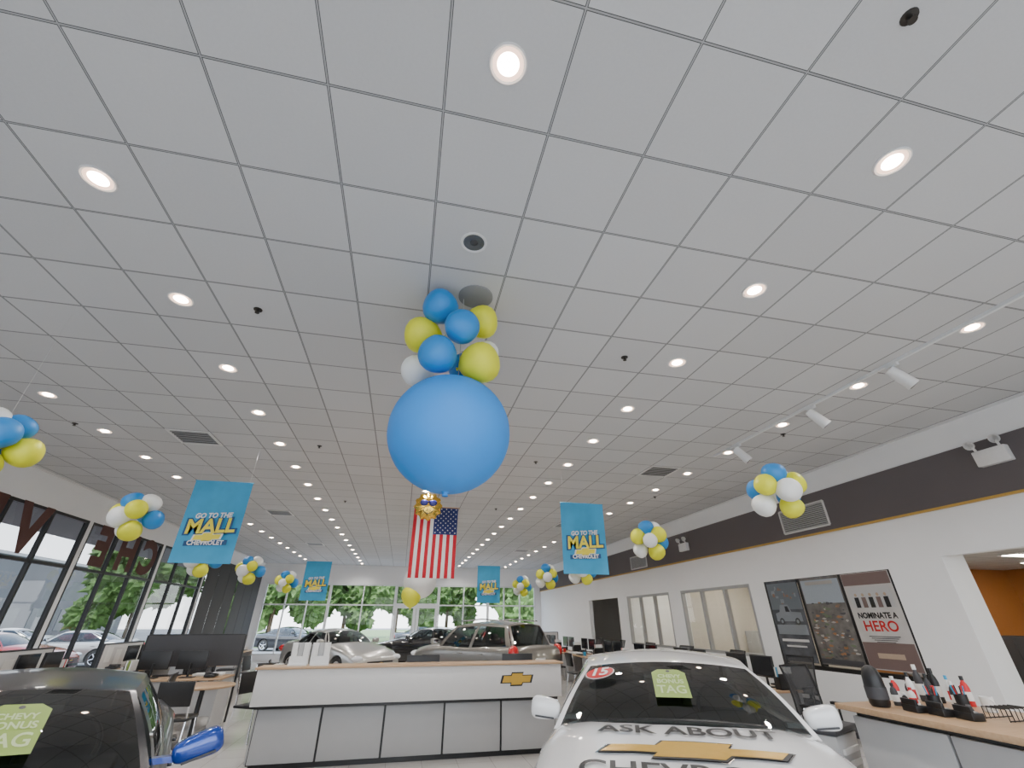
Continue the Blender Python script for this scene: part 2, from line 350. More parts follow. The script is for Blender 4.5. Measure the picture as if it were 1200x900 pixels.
def vent(y,z,w,h):
    t=thing('return_air_grille',(XR-.03,y,z),0,'rectangular white louvred return air grille','air vent','wall return air grilles')
    mb=MB()
    for cy,cz,a,b in((0,h/2,w,.03),(0,-h/2,w,.03),(w/2,0,.03,h),(-w/2,0,.03,h)): mb.box((-.01,cy,cz),(.02,a,b))
    mb.build('frame',M_lgrey,t); mb=MB()
    for k in range(12): mb.box((0,0,0),(.02,w-.03,.012),M=Matrix.Translation((-.008,0,-h/2+.03+k*(h-.06)/11))@Matrix.Rotation(R(35),4,'Y'))
    mb.build('louvre',M_grey,t); MB().box((-.001,0,0),(.002,w,h)).build('backing',M_black,t)
vent(7.02,3.36,1.05,.42); vent(13.7,3.3,1.05,.36)
# ------------------------------------------------------------ balloons
BP=[(.0005,-1.22),(.10,-1.20),(.05,-1.12),(.10,-1.06),(.30,-.96),(.58,-.78),(.82,-.48),(.96,-.12),(1.0,.16),(.95,.46),(.80,.72),(.55,.90),(.28,.985),(.0005,1.0)]
BIG=[(.0005,-1.07),(.05,-1.06),(.03,-1.02),(.07,-.99)]+[(math.cos(a),math.sin(a)) for a in [R(q) for q in range(-84,90,7)]]+[(.0005,1.0)]
bme={}
def balloon(parent,c,r,m,outward=None,big=False):
    key=m.name+str(big)
    if key not in bme:
        o=MB().lathe(BIG if big else BP,40 if big else 28).build('balloon',m,parent,ang=80); bme[key]=o.data
    else:
        o=bpy.data.objects.new('balloon',bme[key]); COL.objects.link(o); o.parent=parent
    o.location=c; o.scale=(r,r,r*.98)
    if outward is not None and Vector(outward).length>1e-4: o.rotation_euler=Vector(outward).to_track_quat('Z','Y').to_euler()
    return o
B,Y_,W_=M_blueb,M_yelb,M_whb
col=thing('balloon_column',(.24,3.0,2.4),0,'giant blue balloon under column of small blue yellow balloons','balloons','hanging balloon columns')
balloon(col,(-.03,.1,.50),.46,M_bigblue,big=True)
for x,y,z,r,m in((.054,2.95,3.97,.15,B),(.40,3.0,3.91,.145,Y_),(-.07,3.09,3.76,.155,Y_),(.227,2.83,3.70,.14,B),(.067,2.88,3.45,.15,B),(.39,2.93,3.45,.165,Y_),(.46,3.14,3.68,.12,W_),(-.08,3.29,3.53,.14,W_),(.22,3.25,3.88,.12,W_),(.3,3.2,3.55,.14,B)):
    balloon(col,(x-.24,y-3.0,z-2.4),r,m,(x-.22,y-3.03,.02))
MB().tube([(0,0,.8),(0,0,1.75)],.003).build('string',M_string,col)
def column2(x,y):
    t=thing('balloon_column',(x,y,2.0),0,'giant white balloon with small yellow and blue balloons above','balloons','hanging balloon columns')
    balloon(t,(0,0,.5),.40,W_,big=True); balloon(t,(-.18,-.1,.16),.24,Y_)
    for k in range(10):
        a=k*2.1; balloon(t,(.17*math.cos(a),.17*math.sin(a),1.0+k*.09),.14,(B,Y_,W_)[k%3],(math.cos(a),math.sin(a),.1))
    MB().tube([(0,0,.8),(0,0,2.15)],.003).build('string',M_string,t)
column2(.36,12.0)
def cluster(x,y,z,r=.13,seed=0,pal=None,label='bouquet of blue, yellow and white balloons hung on a string'):
    rnd=random.Random(seed)
    t=thing('balloon_cluster',(x,y,z),0,label,'balloons','hanging balloon clusters')
    pal=pal or [B,W_,Y_,Y_,B,W_,Y_,B,W_]
    dirs=[(-.35,-.3,.85),(.45,-.1,.85),(-.95,0,.25),(.2,-.85,.3),(.95,-.15,-.1),(-.45,-.7,-.1),(.15,-.5,-.85),(.1,.8,.3),(-.5,.5,-.6)]
    rot=rnd.uniform(0,.5)
    for d,m in zip(dirs,pal):
        v=Vector(d).normalized(); v.rotate(Matrix.Rotation(rot,3,'Z')); balloon(t,v*r*1.65,r*rnd.uniform(.92,1.08),m,v)
    MB().tube([(0,0,0),(0,0,ZC-z)],.0008,6).build('string',M_string,t)
for k,(x,y,z,r) in enumerate(((3.83,3.94,2.87,.118),(-3.76,7.2,2.91,.13),(-3.30,4.05,2.86,.115),(4.05,7.15,2.86,.13),(-3.82,12.9,2.75,.135),(-3.8,16.8,2.75,.135),(3.95,13,2.75,.135),(4.0,16.2,2.7,.135),(-3.85,10.05,2.68,.135),(3.9,10.05,2.66,.135))): cluster(x,y,z,r,k,[W_,B,Y_,B,Y_,W_,Y_,B,W_] if k==2 else None)
fb=thing('foil_balloon',(.28,8.6,3.58),0,'gold foil sun-shaped balloon wearing dark sunglasses','balloon')
n=48; pr=[]
for i in range(n):
    t=2*math.pi*i/n; rr=.27*(1 if i%4<2 else .9); pr.append((rr*math.cos(t),rr*math.sin(t)))
v=[];f=[]
for sc,d in((.0,-.09),(.45,-.08),(.8,-.045),(1,0),(.8,.045),(.45,.08),(0,.09)):
    for x,z in pr: v.append((x*max(sc,.002),d,z*max(sc,.002)))
for j in range(6):
    for i in range(n): f.append((j*n+i,j*n+(i+1)%n,(j+1)*n+(i+1)%n,(j+1)*n+i))
make('foil_body',v,f,M_gold,fb,ang=60)
mb=MB(); mb.sphere((-.085,-.09,.05),.075,mi=0,sc=(1,.3,.8)); mb.sphere((.085,-.09,.05),.075,mi=0,sc=(1,.3,.8)); mb.box((0,-.1,.07),(.3,.02,.02)); mb.build('sunglasses',mat('navy_print',(.03,.03,.2),.2),fb)
MB().tube([(.1*math.cos(R(a)),-.085,-.05+.1*math.sin(R(a))) for a in range(200,345,15)],.008).build('smile',M_black,fb)
MB().tube([(0,0,.25),(0,0,ZC-3.58)],.002,6).build('string',M_string,fb)
# ------------------------------------------------------------ flag
fl=thing('american_flag',(.50,9.7,2.40),0,'american flag hung vertically with stars at the top','flag')
W,H=.94,1.42; nx,nz=39,40; v=[];f=[];mi=[]
fy=lambda x,z: .025*math.sin(x*14+z*2)*(1.1-z/H)
for j in range(nz+1):
    for i in range(nx+1):
        x=-W/2+W*i/nx; z=H*j/nz; v.append((x,fy(x,z),z))
for j in range(nz):
    for i in range(nx):
        a=j*(nx+1)+i; f.append((a,a+1,a+nx+2,a+nx+1)); s=i//3
        mi.append(2 if (s>=6 and j>=nz*.6) else (0 if s%2==0 else 1))
mR,mW,mB=mat('flag_red',(.55,.012,.03),.8),mat('flag_white',(.8,.8,.8),.8),mat('flag_blue',(.02,.035,.16),.8)
make('flag_cloth',v,f,[mR,mW,mB],fl,mi=mi)
mb=MB(); cw=W*7/13; chh=H*.4
for r in range(11):
    for c in range(9):
        if (r+c)%2: continue
        cx=W/2-cw+cw*(c+.8)/9.6; cz=H-chh+chh*(r+.8)/11.6
        p=[(cx+(.019 if k%2==0 else .008)*math.sin(k*math.pi/5),fy(cx,cz)-.008,cz+(.019 if k%2==0 else .008)*math.cos(k*math.pi/5)) for k in range(10)]
        mb.add(p,[tuple(range(10))])
mb.build('stars',mW,fl,smooth=False)
MB().cyl((-W/2-.03,0,H),(W/2+.03,0,H),.012).build('pole',M_wood,fl)
MB().tube([(-.4,0,H),(-.4,0,ZC-2.4)],.002,6).tube([(.4,0,H),(.4,0,ZC-2.4)],.002,6).build('string',M_string,fl)
# ------------------------------------------------------------ banners
mbl=mat('banner_blue',(.04,.34,.60),.6,var=.3,nscale=2.5); my=mat('banner_yellow',(.85,.72,.06),.6); mnv=mat('banner_navy',(.015,.08,.22),.6)
def banner(x,y,z0,w=.78,h=1.14):
    t=thing('hanging_banner',(x,y,z0),0,'blue cloth banner printed with yellow dealership lettering','banner','hanging dealership banners')
    v=[];f=[];nx,nz=14,16
    for j in range(nz+1):
        for i in range(nx+1):
            xx=-w/2+w*i/nx; zz=h*j/nz; v.append((xx,.012*math.sin(xx*9),zz))
    for j in range(nz):
        for i in range(nx): a=j*(nx+1)+i; f.append((a,a+1,a+nx+2,a+nx+1))
    make('banner_cloth',v,f,mbl,t)
    mb=MB()
    def put(txt,size,zz,mi,off,dy,sh=0,wid=None,tilt=0):
        vv,ff=textmesh(txt,size,off,0,sh)
        ww=max(p.x for p in vv)-min(p.x for p in vv)
        k=(wid/ww) if wid else 1
        M=Matrix.Translation((0,dy-.016,zz))@Matrix.Rotation(R(90),4,'X')@Matrix.Rotation(R(tilt),4,'Z')@Matrix.Diagonal((k,1,1,1))
        mb.add(vv,ff,mi,M)
    put('GO TO THE',.095,h*.56,1,.004,-.004,.2,.48,4)
    put('MALL',.27,h*.425,2,.028,-.002,.1,.69,4); put('MALL',.27,h*.425,0,.008,-.008,.1,.63,4)
    bow(mb,Matrix.Translation((0,-.022,h*.30))@Matrix.Rotation(R(90),4,'X')@Matrix.Rotation(R(4),4,'Z'),.20,1,0)
    mb.add([(-.27,-.018,h*.19),(.27,-.018,h*.215),(.27,-.018,h*.275),(-.27,-.018,h*.25)],[(0,1,2,3)],2)
    put('CHEVROLET',.085,h*.232,1,.003,-.010,0,.46,2)
    mb.build('lettering',[my,mW,mnv],t,smooth=False)
    MB().cyl((-w/2-.01,0,h),(w/2+.01,0,h),.005).build('rod',mbl,t)
    MB().tube([(-w/2+.05,0,h),(-w/2+.05,0,ZC-z0)],.0008,6).tube([(w/2-.05,0,h),(w/2-.05,0,ZC-z0)],.0008,6).build('string',M_string,t)
banner(-2.8,7.2,2.34); banner(2.87,7.2,2.31); banner(-2.8,16.2,2.2); banner(2.77,15.9,2.16)
# ------------------------------------------------------------ reception counter
rc=thing('reception_counter',(.32,7.4,0),0,'long reception counter, light fascia, grey panels, gold emblem','counter')
hw=2.10
MB().box((0,.06,.875),(2*hw,.12,.40)).box((-hw+.06,.55,.875),(.12,.9,.40)).box((hw-.06,.55,.875),(.12,.9,.40)).build('fascia',M_lgrey,rc,bevel=.006)
MB().box((0,.17,1.09),(2*hw+.06,.42,.026)).box((0,.75,.74),(2*hw-.3,.75,.03)).build('worktop',M_wood,rc,bevel=.006)
MB().box((0,.50,.35),(2*hw-.14,.66,.60)).box((0,.11,.655),(2*hw-.1,.10,.035)).build('carcass',M_black,rc)
MB().box((0,.5,.03),(2*hw-.2,.62,.06)).build('plinth',M_black,rc)
pw=(2*hw-.14)/5
for k in range(5):
    MB().box((-hw+.07+pw*(k+.5),.155,.345),(pw-.028,.03,.56)).build('panel',M_grey,rc,bevel=.004)
for s in(-1,1): MB().box((s*(hw-.06),.5,.345),(.03,.62,.56)).build('end_panel',M_grey,rc)
mb=MB(); bow(mb,xz(1.42,-.008,.90),.25,0,1); mb.build('emblem',[M_black,M_goldp],rc,smooth=False)
def brochure_stand(x,y,z,rz=0):
    t=thing('brochure_stand',(x,y,z),rz,'upright white acrylic brochure holder with leaflets','leaflet holder','brochure holders on the counter')
    MB().box((0,0,.01),(.24,.14,.02)).box((0,.05,.14),(.24,.01,.26)).box((0,-.03,.06),(.24,.006,.1)).build('holder',M_alu,t)
    for k,c in enumerate((M_paper,M_grey,M_paper)):
        MB().box((-.07+k*.07,.03,.15),(.062,.02,.24)).build('leaflet',c,t)
brochure_stand(-1.33,7.58,1.104); brochure_stand(-1.05,7.55,1.104,.2)
def monitor(x,y,z,rz,w=.5,label='black flat computer monitor on a stand'):
    t=thing('computer_monitor',(x,y,z),rz,label,'monitor','computer monitors')
    MB().box((0,0,.27),(w,.03,w*.6)).build('housing',M_black,t,bevel=.004)
    MB().box((0,-.0165,.275),(w-.03,.002,w*.6-.04)).build('screen',M_screen,t)
    MB().box((0,.02,.006),(.22,.16,.012)).cyl((0,.03,.01),(0,.03,.22),.018).build('stand',M_black,t)
    return t
monitor(1.9,8.05,.757,math.pi); monitor(.4,8.05,.757,math.pi)
def mug(x,y,z,m):
    t=thing('mug',(x,y,z),random.uniform(0,6),'small ceramic coffee mug','mug','coffee mugs')
    MB().lathe([(.0005,0),(.036,0),(.04,.01),(.04,.095),(.035,.095),(.034,.012),(.0005,.012)],20).build('cup',m,t)
    MB().tube([(.038+.026*math.sin(R(a)),0,.05+.03*math.cos(R(a))) for a in range(0,181,30)],.005,6).build('handle',m,t)
# ------------------------------------------------------------ desks / chairs
def desk(x,y,rz,w=1.6,panel=True,sm=None,raised=False):
    t=thing('office_desk',(x,y,0),rz,'office desk with maple top and grey side panels','desk','sales desks')
    MB().box((0,0,.735),(w,.75,.03)).build('desktop',M_wood,t,bevel=.004)
    MB().box((-w/2+.03,0,.36),(.03,.7,.72)).build('side_panel',M_grey,t); MB().box((w/2-.03,0,.36),(.03,.7,.72)).build('side_panel',M_grey,t)
    MB().box((0,-.28,.45),(w-.1,.02,.5)).build('modesty_panel',M_grey,t)
    M=Matrix.Translation((x,y,0))@Matrix.Rotation(rz,4,'Z')
    if panel:
        p=M@Vector((0,-.42,0)); pt=thing('desk_partition',(p.x,p.y,0),rz,'low fabric partition screen in front of a desk','partition','desk partitions')
        MB().box((0,0,.62),(w,.035,1.16)).build('screen',sm or M_lgrey,pt,bevel=.004)
        MB().box((0,0,1.21),(w+.02,.045,.025)).box((-w/2,0,.61),(.03,.045,1.2)).box((w/2,0,.61),(.03,.045,1.2)).build('frame',M_dark,pt)
        mb=MB()
        for q in range(4): mb.box((-w/2+.25+q*.36,.0195,.98+.05*math.sin(q*5)),(.21,.002,.28))
        mb.build('pinned_sheets',M_paper,pt)
    if raised:
        p=M@Vector((0,.44,0)); pt=thing('desk_partition',(p.x,p.y,0),rz,'dark fabric privacy screen on thin posts behind desk','partition')
        MB().box((0,0,1.14),(w,.035,.52)).build('screen',M_dark,pt,bevel=.004)
        MB().box((-w/2-.01,.0,.7),(.03,.04,1.4)).box((w/2+.01,0,.7),(.03,.04,1.4)).box((0,0,1.405),(w,.04,.02)).build('frame',M_black,pt)
    for dx in(-.38,.22):
        p=M@Vector((dx,-.12,.75)); monitor(p.x,p.y,.752,rz+math.pi,.48)
    p=M@Vector((-.25,.2,.75))
    k=MB().box((0,0,.008),(.42,.14,.016)); 
    for i in range(12):
        for j in range(4): k.box((-.19+i*.034,-.045+j*.03,.019),(.026,.022,.006),1)
    tag(k.build('keyboard',[M_black,M_dark],loc=(p.x,p.y,.751),rot=(0,0,rz)),'black computer keyboard on desk','keyboard','desk keyboards')
    for q in range(2):
        p=M@Vector((.33+q*.27,random.uniform(.1,.18),.75)); mbp=MB()
        for s in range(5): mbp.box((random.uniform(-.01,.01),random.uniform(-.01,.01),.004+s*.007),(.21,.29,.006))
        tag(mbp.build('paper_stack',M_paper,loc=(p.x,p.y,.751),rot=(0,0,rz+random.uniform(-.15,.15))),'stack of white papers on a desk','papers','paper stacks on desks')
    p=M@Vector((.62,-.2,.75)); t2=thing('desk_telephone',(p.x,p.y,.751),rz,'black desk telephone with handset','telephone','desk telephones')
    MB().box((0,0,.03),(.18,.2,.04)).box((.03,0,.056),(.09,.12,.012)).build('phone_base',M_black,t2,bevel=.006)
    MB().box((-.06,0,.075),(.04,.2,.025)).box((-.06,.08,.06),(.045,.045,.02)).box((-.06,-.08,.06),(.045,.045,.02)).build('handset',M_dark,t2,bevel=.005)
    p=M@Vector((-.70,-.18,.75)); ft=thing('file_tray',(p.x,p.y,.751),rz,'stacked file tray with upright folders','file tray','desk file trays')
    MB().box((0,0,.005),(.12,.26,.01)).box((-.057,0,.10),(.006,.26,.2)).box((.057,0,.06),(.006,.26,.12)).box((0,.127,.08),(.12,.006,.16)).build('tray',M_black,ft)
    for q,c in enumerate((M_paper,random.choice((M_red,mbl,M_lime)),M_paper)): MB().box((-.035+q*.033,-.01,.15),(.02,.22,.26)).build('folder',c,ft)
    p=M@Vector((-.58,.2,.75)); mug(p.x,p.y,.751,random.choice((M_paper,mbl,M_red,M_black)))
def office_chair():
    t=thing('office_chair',(0,0,0),0,'black mesh-back swivel office chair with armrests','chair','office swivel chairs')
    MB().box((0,0,.48),(.50,.48,.08)).build('seat',M_dark,t,bevel=.03)
    v=[];f=[]
    for j in range(9):
        for i in range(9):
            u=-1+i/4; w=j/8; v.append((u*.24*(1-.15*(w-.5)**2),.24+.10*w*w+.05*(1-u*u),.58+.52*w))
    for j in range(8):
        for i in range(8):
            a=j*9+i; f.append((a,a+1,a+10,a+9))
    make('backrest',v,f,M_mesh,t)
    fr_=[(u*.25,.235+.10*w*w+.05*(1-u*u),.58+.52*w) for u,w in [(-1,q/6) for q in range(7)]+[(-1+q/4,1.0) for q in range(1,9)]+[(1,1-q/6) for q in range(1,7)]+[(1-q/4,0) for q in range(1,9)]]
    MB().tube(fr_,.014,8).build('back_frame',M_black,t)
    MB().tube([(0,.2,.45),(0,.36,.5),(0,.39,.8)],.022).build('back_support',M_black,t)
    for s in(-1,1): MB().tube([(s*.24,.05,.46),(s*.29,.05,.5),(s*.29,.05,.68)],.014).box((s*.29,0,.69),(.06,.26,.03)).build('armrest',M_black,t)
    mb=MB().cyl((0,0,.12),(0,0,.45),.028)
    for k in range(5):
        a=k*2*math.pi/5; mb.cyl((0,0,.13),(.29*math.cos(a),.29*math.sin(a),.08),.025,.016)
    mb.build('base',M_black,t)
    for k in range(5):
        a=k*2*math.pi/5; MB().cyl((.29*math.cos(a)-.02,.29*math.sin(a),.035),(.29*math.cos(a)+.02,.29*math.sin(a),.035),.035).build('caster',M_black,t)
    return t
def guest_chair():
    t=thing('guest_chair',(0,0,0),0,'black cafe chair with chrome tube legs','chair','visitor chairs')
    MB().box((0,0,.45),(.46,.44,.04)).build('seat',M_black,t,bevel=.015)
    MB().box((0,0,0),(.44,.025,.30),M=Matrix.Translation((0,.23,.75))@Matrix.Rotation(R(-10),4,'X')).build('backrest',M_black,t,bevel=.01)
    for sx in(-1,1):
        MB().tube([(sx*.23,-.22,0),(sx*.21,-.18,.44)],.012).build('leg',M_chrome,t)
        MB().tube([(sx*.23,.26,0),(sx*.21,.18,.44),(sx*.21,.24,.88)],.012).build('leg',M_chrome,t)
    return t
OC=office_chair(); OC.location=(5.45,5.8,0); OC.rotation_euler=(0,0,R(10))
GC=guest_chair(); GC.location=(-2.15,9.3,0); GC.rotation_euler=(0,0,R(60))
for x,y in((5.5,7.4),(5.5,9.1),(5.5,10.9),(5.5,12.7),(5.5,14.5),(5.5,16.3),(5.5,18.3),(5.8,20.8)): desk(x,y,R(90) if y<20 else 0,panel=y>20,sm=M_lgrey)
for x,y,a in((6.5,7.5,-80),(6.5,9.2,-95),(6.5,11.0,-85),(6.5,12.8,-90),(6.5,14.6,-100),(6.5,16.4,-90)): copytree(OC,(x,y,0),R(a))
for x,y,a in((4.65,7.2,80),(4.65,7.9,100),(4.65,9.2,100),(4.65,11.0,85),(4.65,12.8,95),(4.65,14.6,88)): copytree(GC,(x,y,0),R(a))
desk(-5.75,6.3,R(-90)); desk(-5.75,8.2,R(-90)); desk(-5.75,10.1,R(-90)); desk(-3.85,10.5,0,1.7,panel=False,raised=True); desk(-5.6,13.0,R(-90)); desk(-5.6,15.6,R(-90)); desk(-5.3,18.5,R(-90))
def table(x,y,r=.45):
    t=thing('round_table',(x,y,0),0,'round maple meeting table on black pedestal','table','round meeting tables')
    MB().lathe([(.0005,.72),(r-.01,.72),(r,.73),(r,.745),(r-.01,.75),(.0005,.75)],40).build('table_top',M_wood,t)
    MB().cyl((0,0,.03),(0,0,.72),.035).lathe([(.0005,0),(.28,0),(.28,.015),(.05,.04),(.0005,.04)],32).build('pedestal',M_black,t)
table(-2.95,9.2); table(-4.2,13.4)
for x,y,a in((-3.75,9.4,-80),(-2.95,8.4,180),(-4.7,8.3,-90),(-4.75,9.7,-90),(-4.7,6.4,-90),(-4.9,14.2,-40),(-4.6,15.8,-85),(-4.2,12.5,180),(-3.3,13.4,80),(-2.4,11.0,30),(-2.45,12.1,100)): copytree(GC,(x,y,0),R(a))
copytree(OC,(-3.9,11.6,0),R(10))
kd=thing('display_kiosk',(3.35,17.4,0),0,'black floor-standing display kiosk with green screen','display')
MB().box((0,0,.02),(.5,.4,.04)).box((0,0,.55),(.12,.06,1.1)).build('stand',M_black,kd,bevel=.005)
MB().box((0,-.02,1.35),(.75,.06,.5)).build('housing',M_black,kd,bevel=.008); MB().box((0,-.052,1.35),(.69,.004,.44)).build('screen',mat('green_display',(.05,.3,.08),.3,emit=.6,var=.9,nscale=8),kd)
def sign_stand(x,y,rz,s=1):
    t=thing('sign_stand',(x,y,0),rz,'white framed floor sign on a slim metal stand','sign','floor sign stands')
    MB().lathe([(.0005,0),(.17,0),(.17,.015),(.02,.03),(.0005,.03)],24).cyl((0,0,.02),(0,0,1.0),.012).build('stand',M_chrome,t)
    MB().box((0,-.01,1.14),(.36,.02,.46)).build('frame',M_alu,t); MB().box((0,-.022,1.14),(.32,.004,.42)).box((0,-.026,1.24),(.26,.002,.10),1).box((0,-.026,1.06),(.2,.002,.05),1).build('sign_panel',[M_paper,mbl],t)
sign_stand(3.9,16.6,-.1); sign_stand(-4.85,11.8,.3)
# ------------------------------------------------------------ right service counter
sc=thing('service_counter',(4.05,2.55,0),0,'service counter with maple top and grey laminate panels','counter')
MB().box((0,0,1.035),(.98,2.3,.04)).build('worktop',M_wood,sc,bevel=.006)
MB().box((.02,0,.52),(.84,2.1,.99)).build('carcass',M_black,sc)
for k in range(3): MB().box((-.41,-.72+k*.72,.53),(.03,.70,.90)).build('panel',M_grey,sc,bevel=.004)
MB().box((0,1.06,.53),(.80,.03,.90)).build('end_panel',M_grey,sc)
MB().box((0,0,.03),(.78,2.06,.06)).build('plinth',M_black,sc)
tbn=thing('waste_bin',(3.66,4.0,0),R(25),'grey plastic waste bin with slatted front and lid','waste bin')
mb=MB()
def fr(w0,d0,z0,w1,d1,z1):
    v=[(sx*w/2,sy*d/2,z) for z,w,d in((z0,w0,d0),(z1,w1,d1)) for sx,sy in((-1,-1),(1,-1),(1,1),(-1,1))]
    return v,[(3,2,1,0),(4,5,6,7),(0,1,5,4),(1,2,6,5),(2,3,7,6),(3,0,4,7)]
mb.add(*fr(.34,.28,0,.42,.34,.82))
mb.build('bin_body',M_grey,tbn,bevel=.012)
mb=MB()
for k in range(8): mb.box((0,-.15-.0035*k,.12+k*.085),(.30,.02,.035))
mb.build('slat',M_lgrey,tbn); MB().box((0,0,.845),(.44,.36,.05)).build('lid',M_dark,tbn,bevel=.015)
ZT=1.056
sb=thing('black_speaker',(3.76,3.46,ZT),.4,'tall rounded black table speaker','speaker')
MB().lathe([(.0005,0),(.06,0),(.07,.02),(.072,.12),(.066,.2),(.05,.25),(.025,.27),(.0005,.275)],24).build('body',M_black,sb); MB().lathe([(.0735,.05),(.074,.13)],24).build('grille',M_dark,sb)
def bottle(x,y,r,h,m,capm,lab=None):
    t=thing('bottle',(x,y,ZT),0,lab or 'small plastic bottle with cap on the counter','bottle','bottles on the service counter')
    MB().lathe([(.0005,0),(r*.95,0),(r,.01),(r,h*.6),(r*.75,h*.74),(r*.4,h*.82),(r*.4,h*.9),(.0005,h*.9)],18).build('bottle_body',m,t)
    MB().lathe([(r*1.01,h*.18),(r*1.03,h*.2),(r*1.03,h*.46),(r*1.01,h*.48)],18).build('bottle_label',M_paper if m!=M_paper else M_red,t)
    MB().lathe([(.0005,h*.86),(r*.48,h*.86),(r*.48,h),(.0005,h)],16).build('cap',capm,t)
for a in((3.93,3.46,.025,.15,M_dark,M_black),(4.0,3.50,.028,.19,M_red,M_paper),(4.09,3.44,.025,.22,M_paper,M_black),(4.17,3.52,.03,.17,M_dark,M_black),(4.25,3.42,.025,.21,M_dark,M_black),(3.98,3.36,.025,.13,M_paper,M_red),(4.16,3.32,.025,.14,M_black,M_red),(4.30,3.28,.025,.17,M_dark,M_paper),(4.4,3.48,.03,.24,M_black,M_black),(3.88,3.34,.022,.10,M_black,M_paper),(4.07,3.28,.022,.12,M_dark,M_black),(4.38,3.36,.022,.2,M_paper,mbl),(4.34,3.56,.03,.26,M_dark,M_paper),(4.46,3.3,.028,.2,M_red,M_black)): bottle(*a)
def pencup(x,y):
    pc=thing('pen_cup',(x,y,ZT),0,'black mesh pen cup full of pens','pen holder','pen cups')
    MB().lathe([(.0005,.0),(.04,0),(.04,.10),(.036,.10),(.036,.01),(.0005,.01)],20).build('cup',M_black,pc)
    for k in range(6):
        a=k*1.05; MB().cyl((.015*math.cos(a),.015*math.sin(a),.015),(.036*math.cos(a),.036*math.sin(a),.155),.004).build('pen',(M_red,M_black,mbl)[k%3],pc)
pencup(3.98,3.2); pencup(4.22,3.18)
for k in range(3):
    tag(MB().box((0,0,.022),(.13,.09,.044)).box((0,.03,.06),(.13,.02,.04)).box((0,.0,.047),(.10,.055,.006),1).build('card_tray',[M_black,M_paper],loc=(3.80+.03*k,3.22-.16*k,ZT),rot=(0,0,R(80)),bevel=.004),'black card tray on the counter','tray','card trays on the service counter')
st_=thing('stapler',(4.05,3.02,ZT),.7,'black metal desk stapler on the counter','stapler')
MB().box((0,0,.01),(.15,.035,.02)).build('base',M_black,st_,bevel=.004); MB().box((.005,0,.04),(.14,.03,.022),M=Matrix.Rotation(R(-5),4,'Y')).build('arm',M_dark,st_,bevel=.006)
mug(4.32,3.08,ZT,M_paper)
tag(MB().box((0,0,.005),(.21,.29,.01)).box((.01,.01,.012),(.2,.28,.004)).build('paper_stack',M_paper,loc=(4.25,2.6,ZT),rot=(0,0,.3)),'loose white forms on the service counter','papers')
wr=thing('wire_file_rack',(4.13,2.84,ZT),0,'black wire file rack','file rack')
mb=MB()
for k in range(7):
    x=-.12+k*.04; mb.tube([(x,-.07,.0),(x,-.07,.07),(x,.07,.07),(x,.07,0)],.003,6)
mb.tube([(-.12,-.07,.005),(.12,-.07,.005)],.004,6).tube([(-.12,.07,.005),(.12,.07,.005)],.004,6); mb.build('rack',M_black,wr)
tb=thing('tissue_box',(3.95,2.48,ZT),.2,'cream cardboard tissue box','tissue box')
MB().box((0,0,.05),(.24,.13,.10)).build('box',mat('cream_card',(.7,.66,.55),.6),tb,bevel=.004)
MB().lathe([(.02,.098),(.035,.13),(.02,.16),(.0005,.15)],9).build('tissue',M_paper,tb)
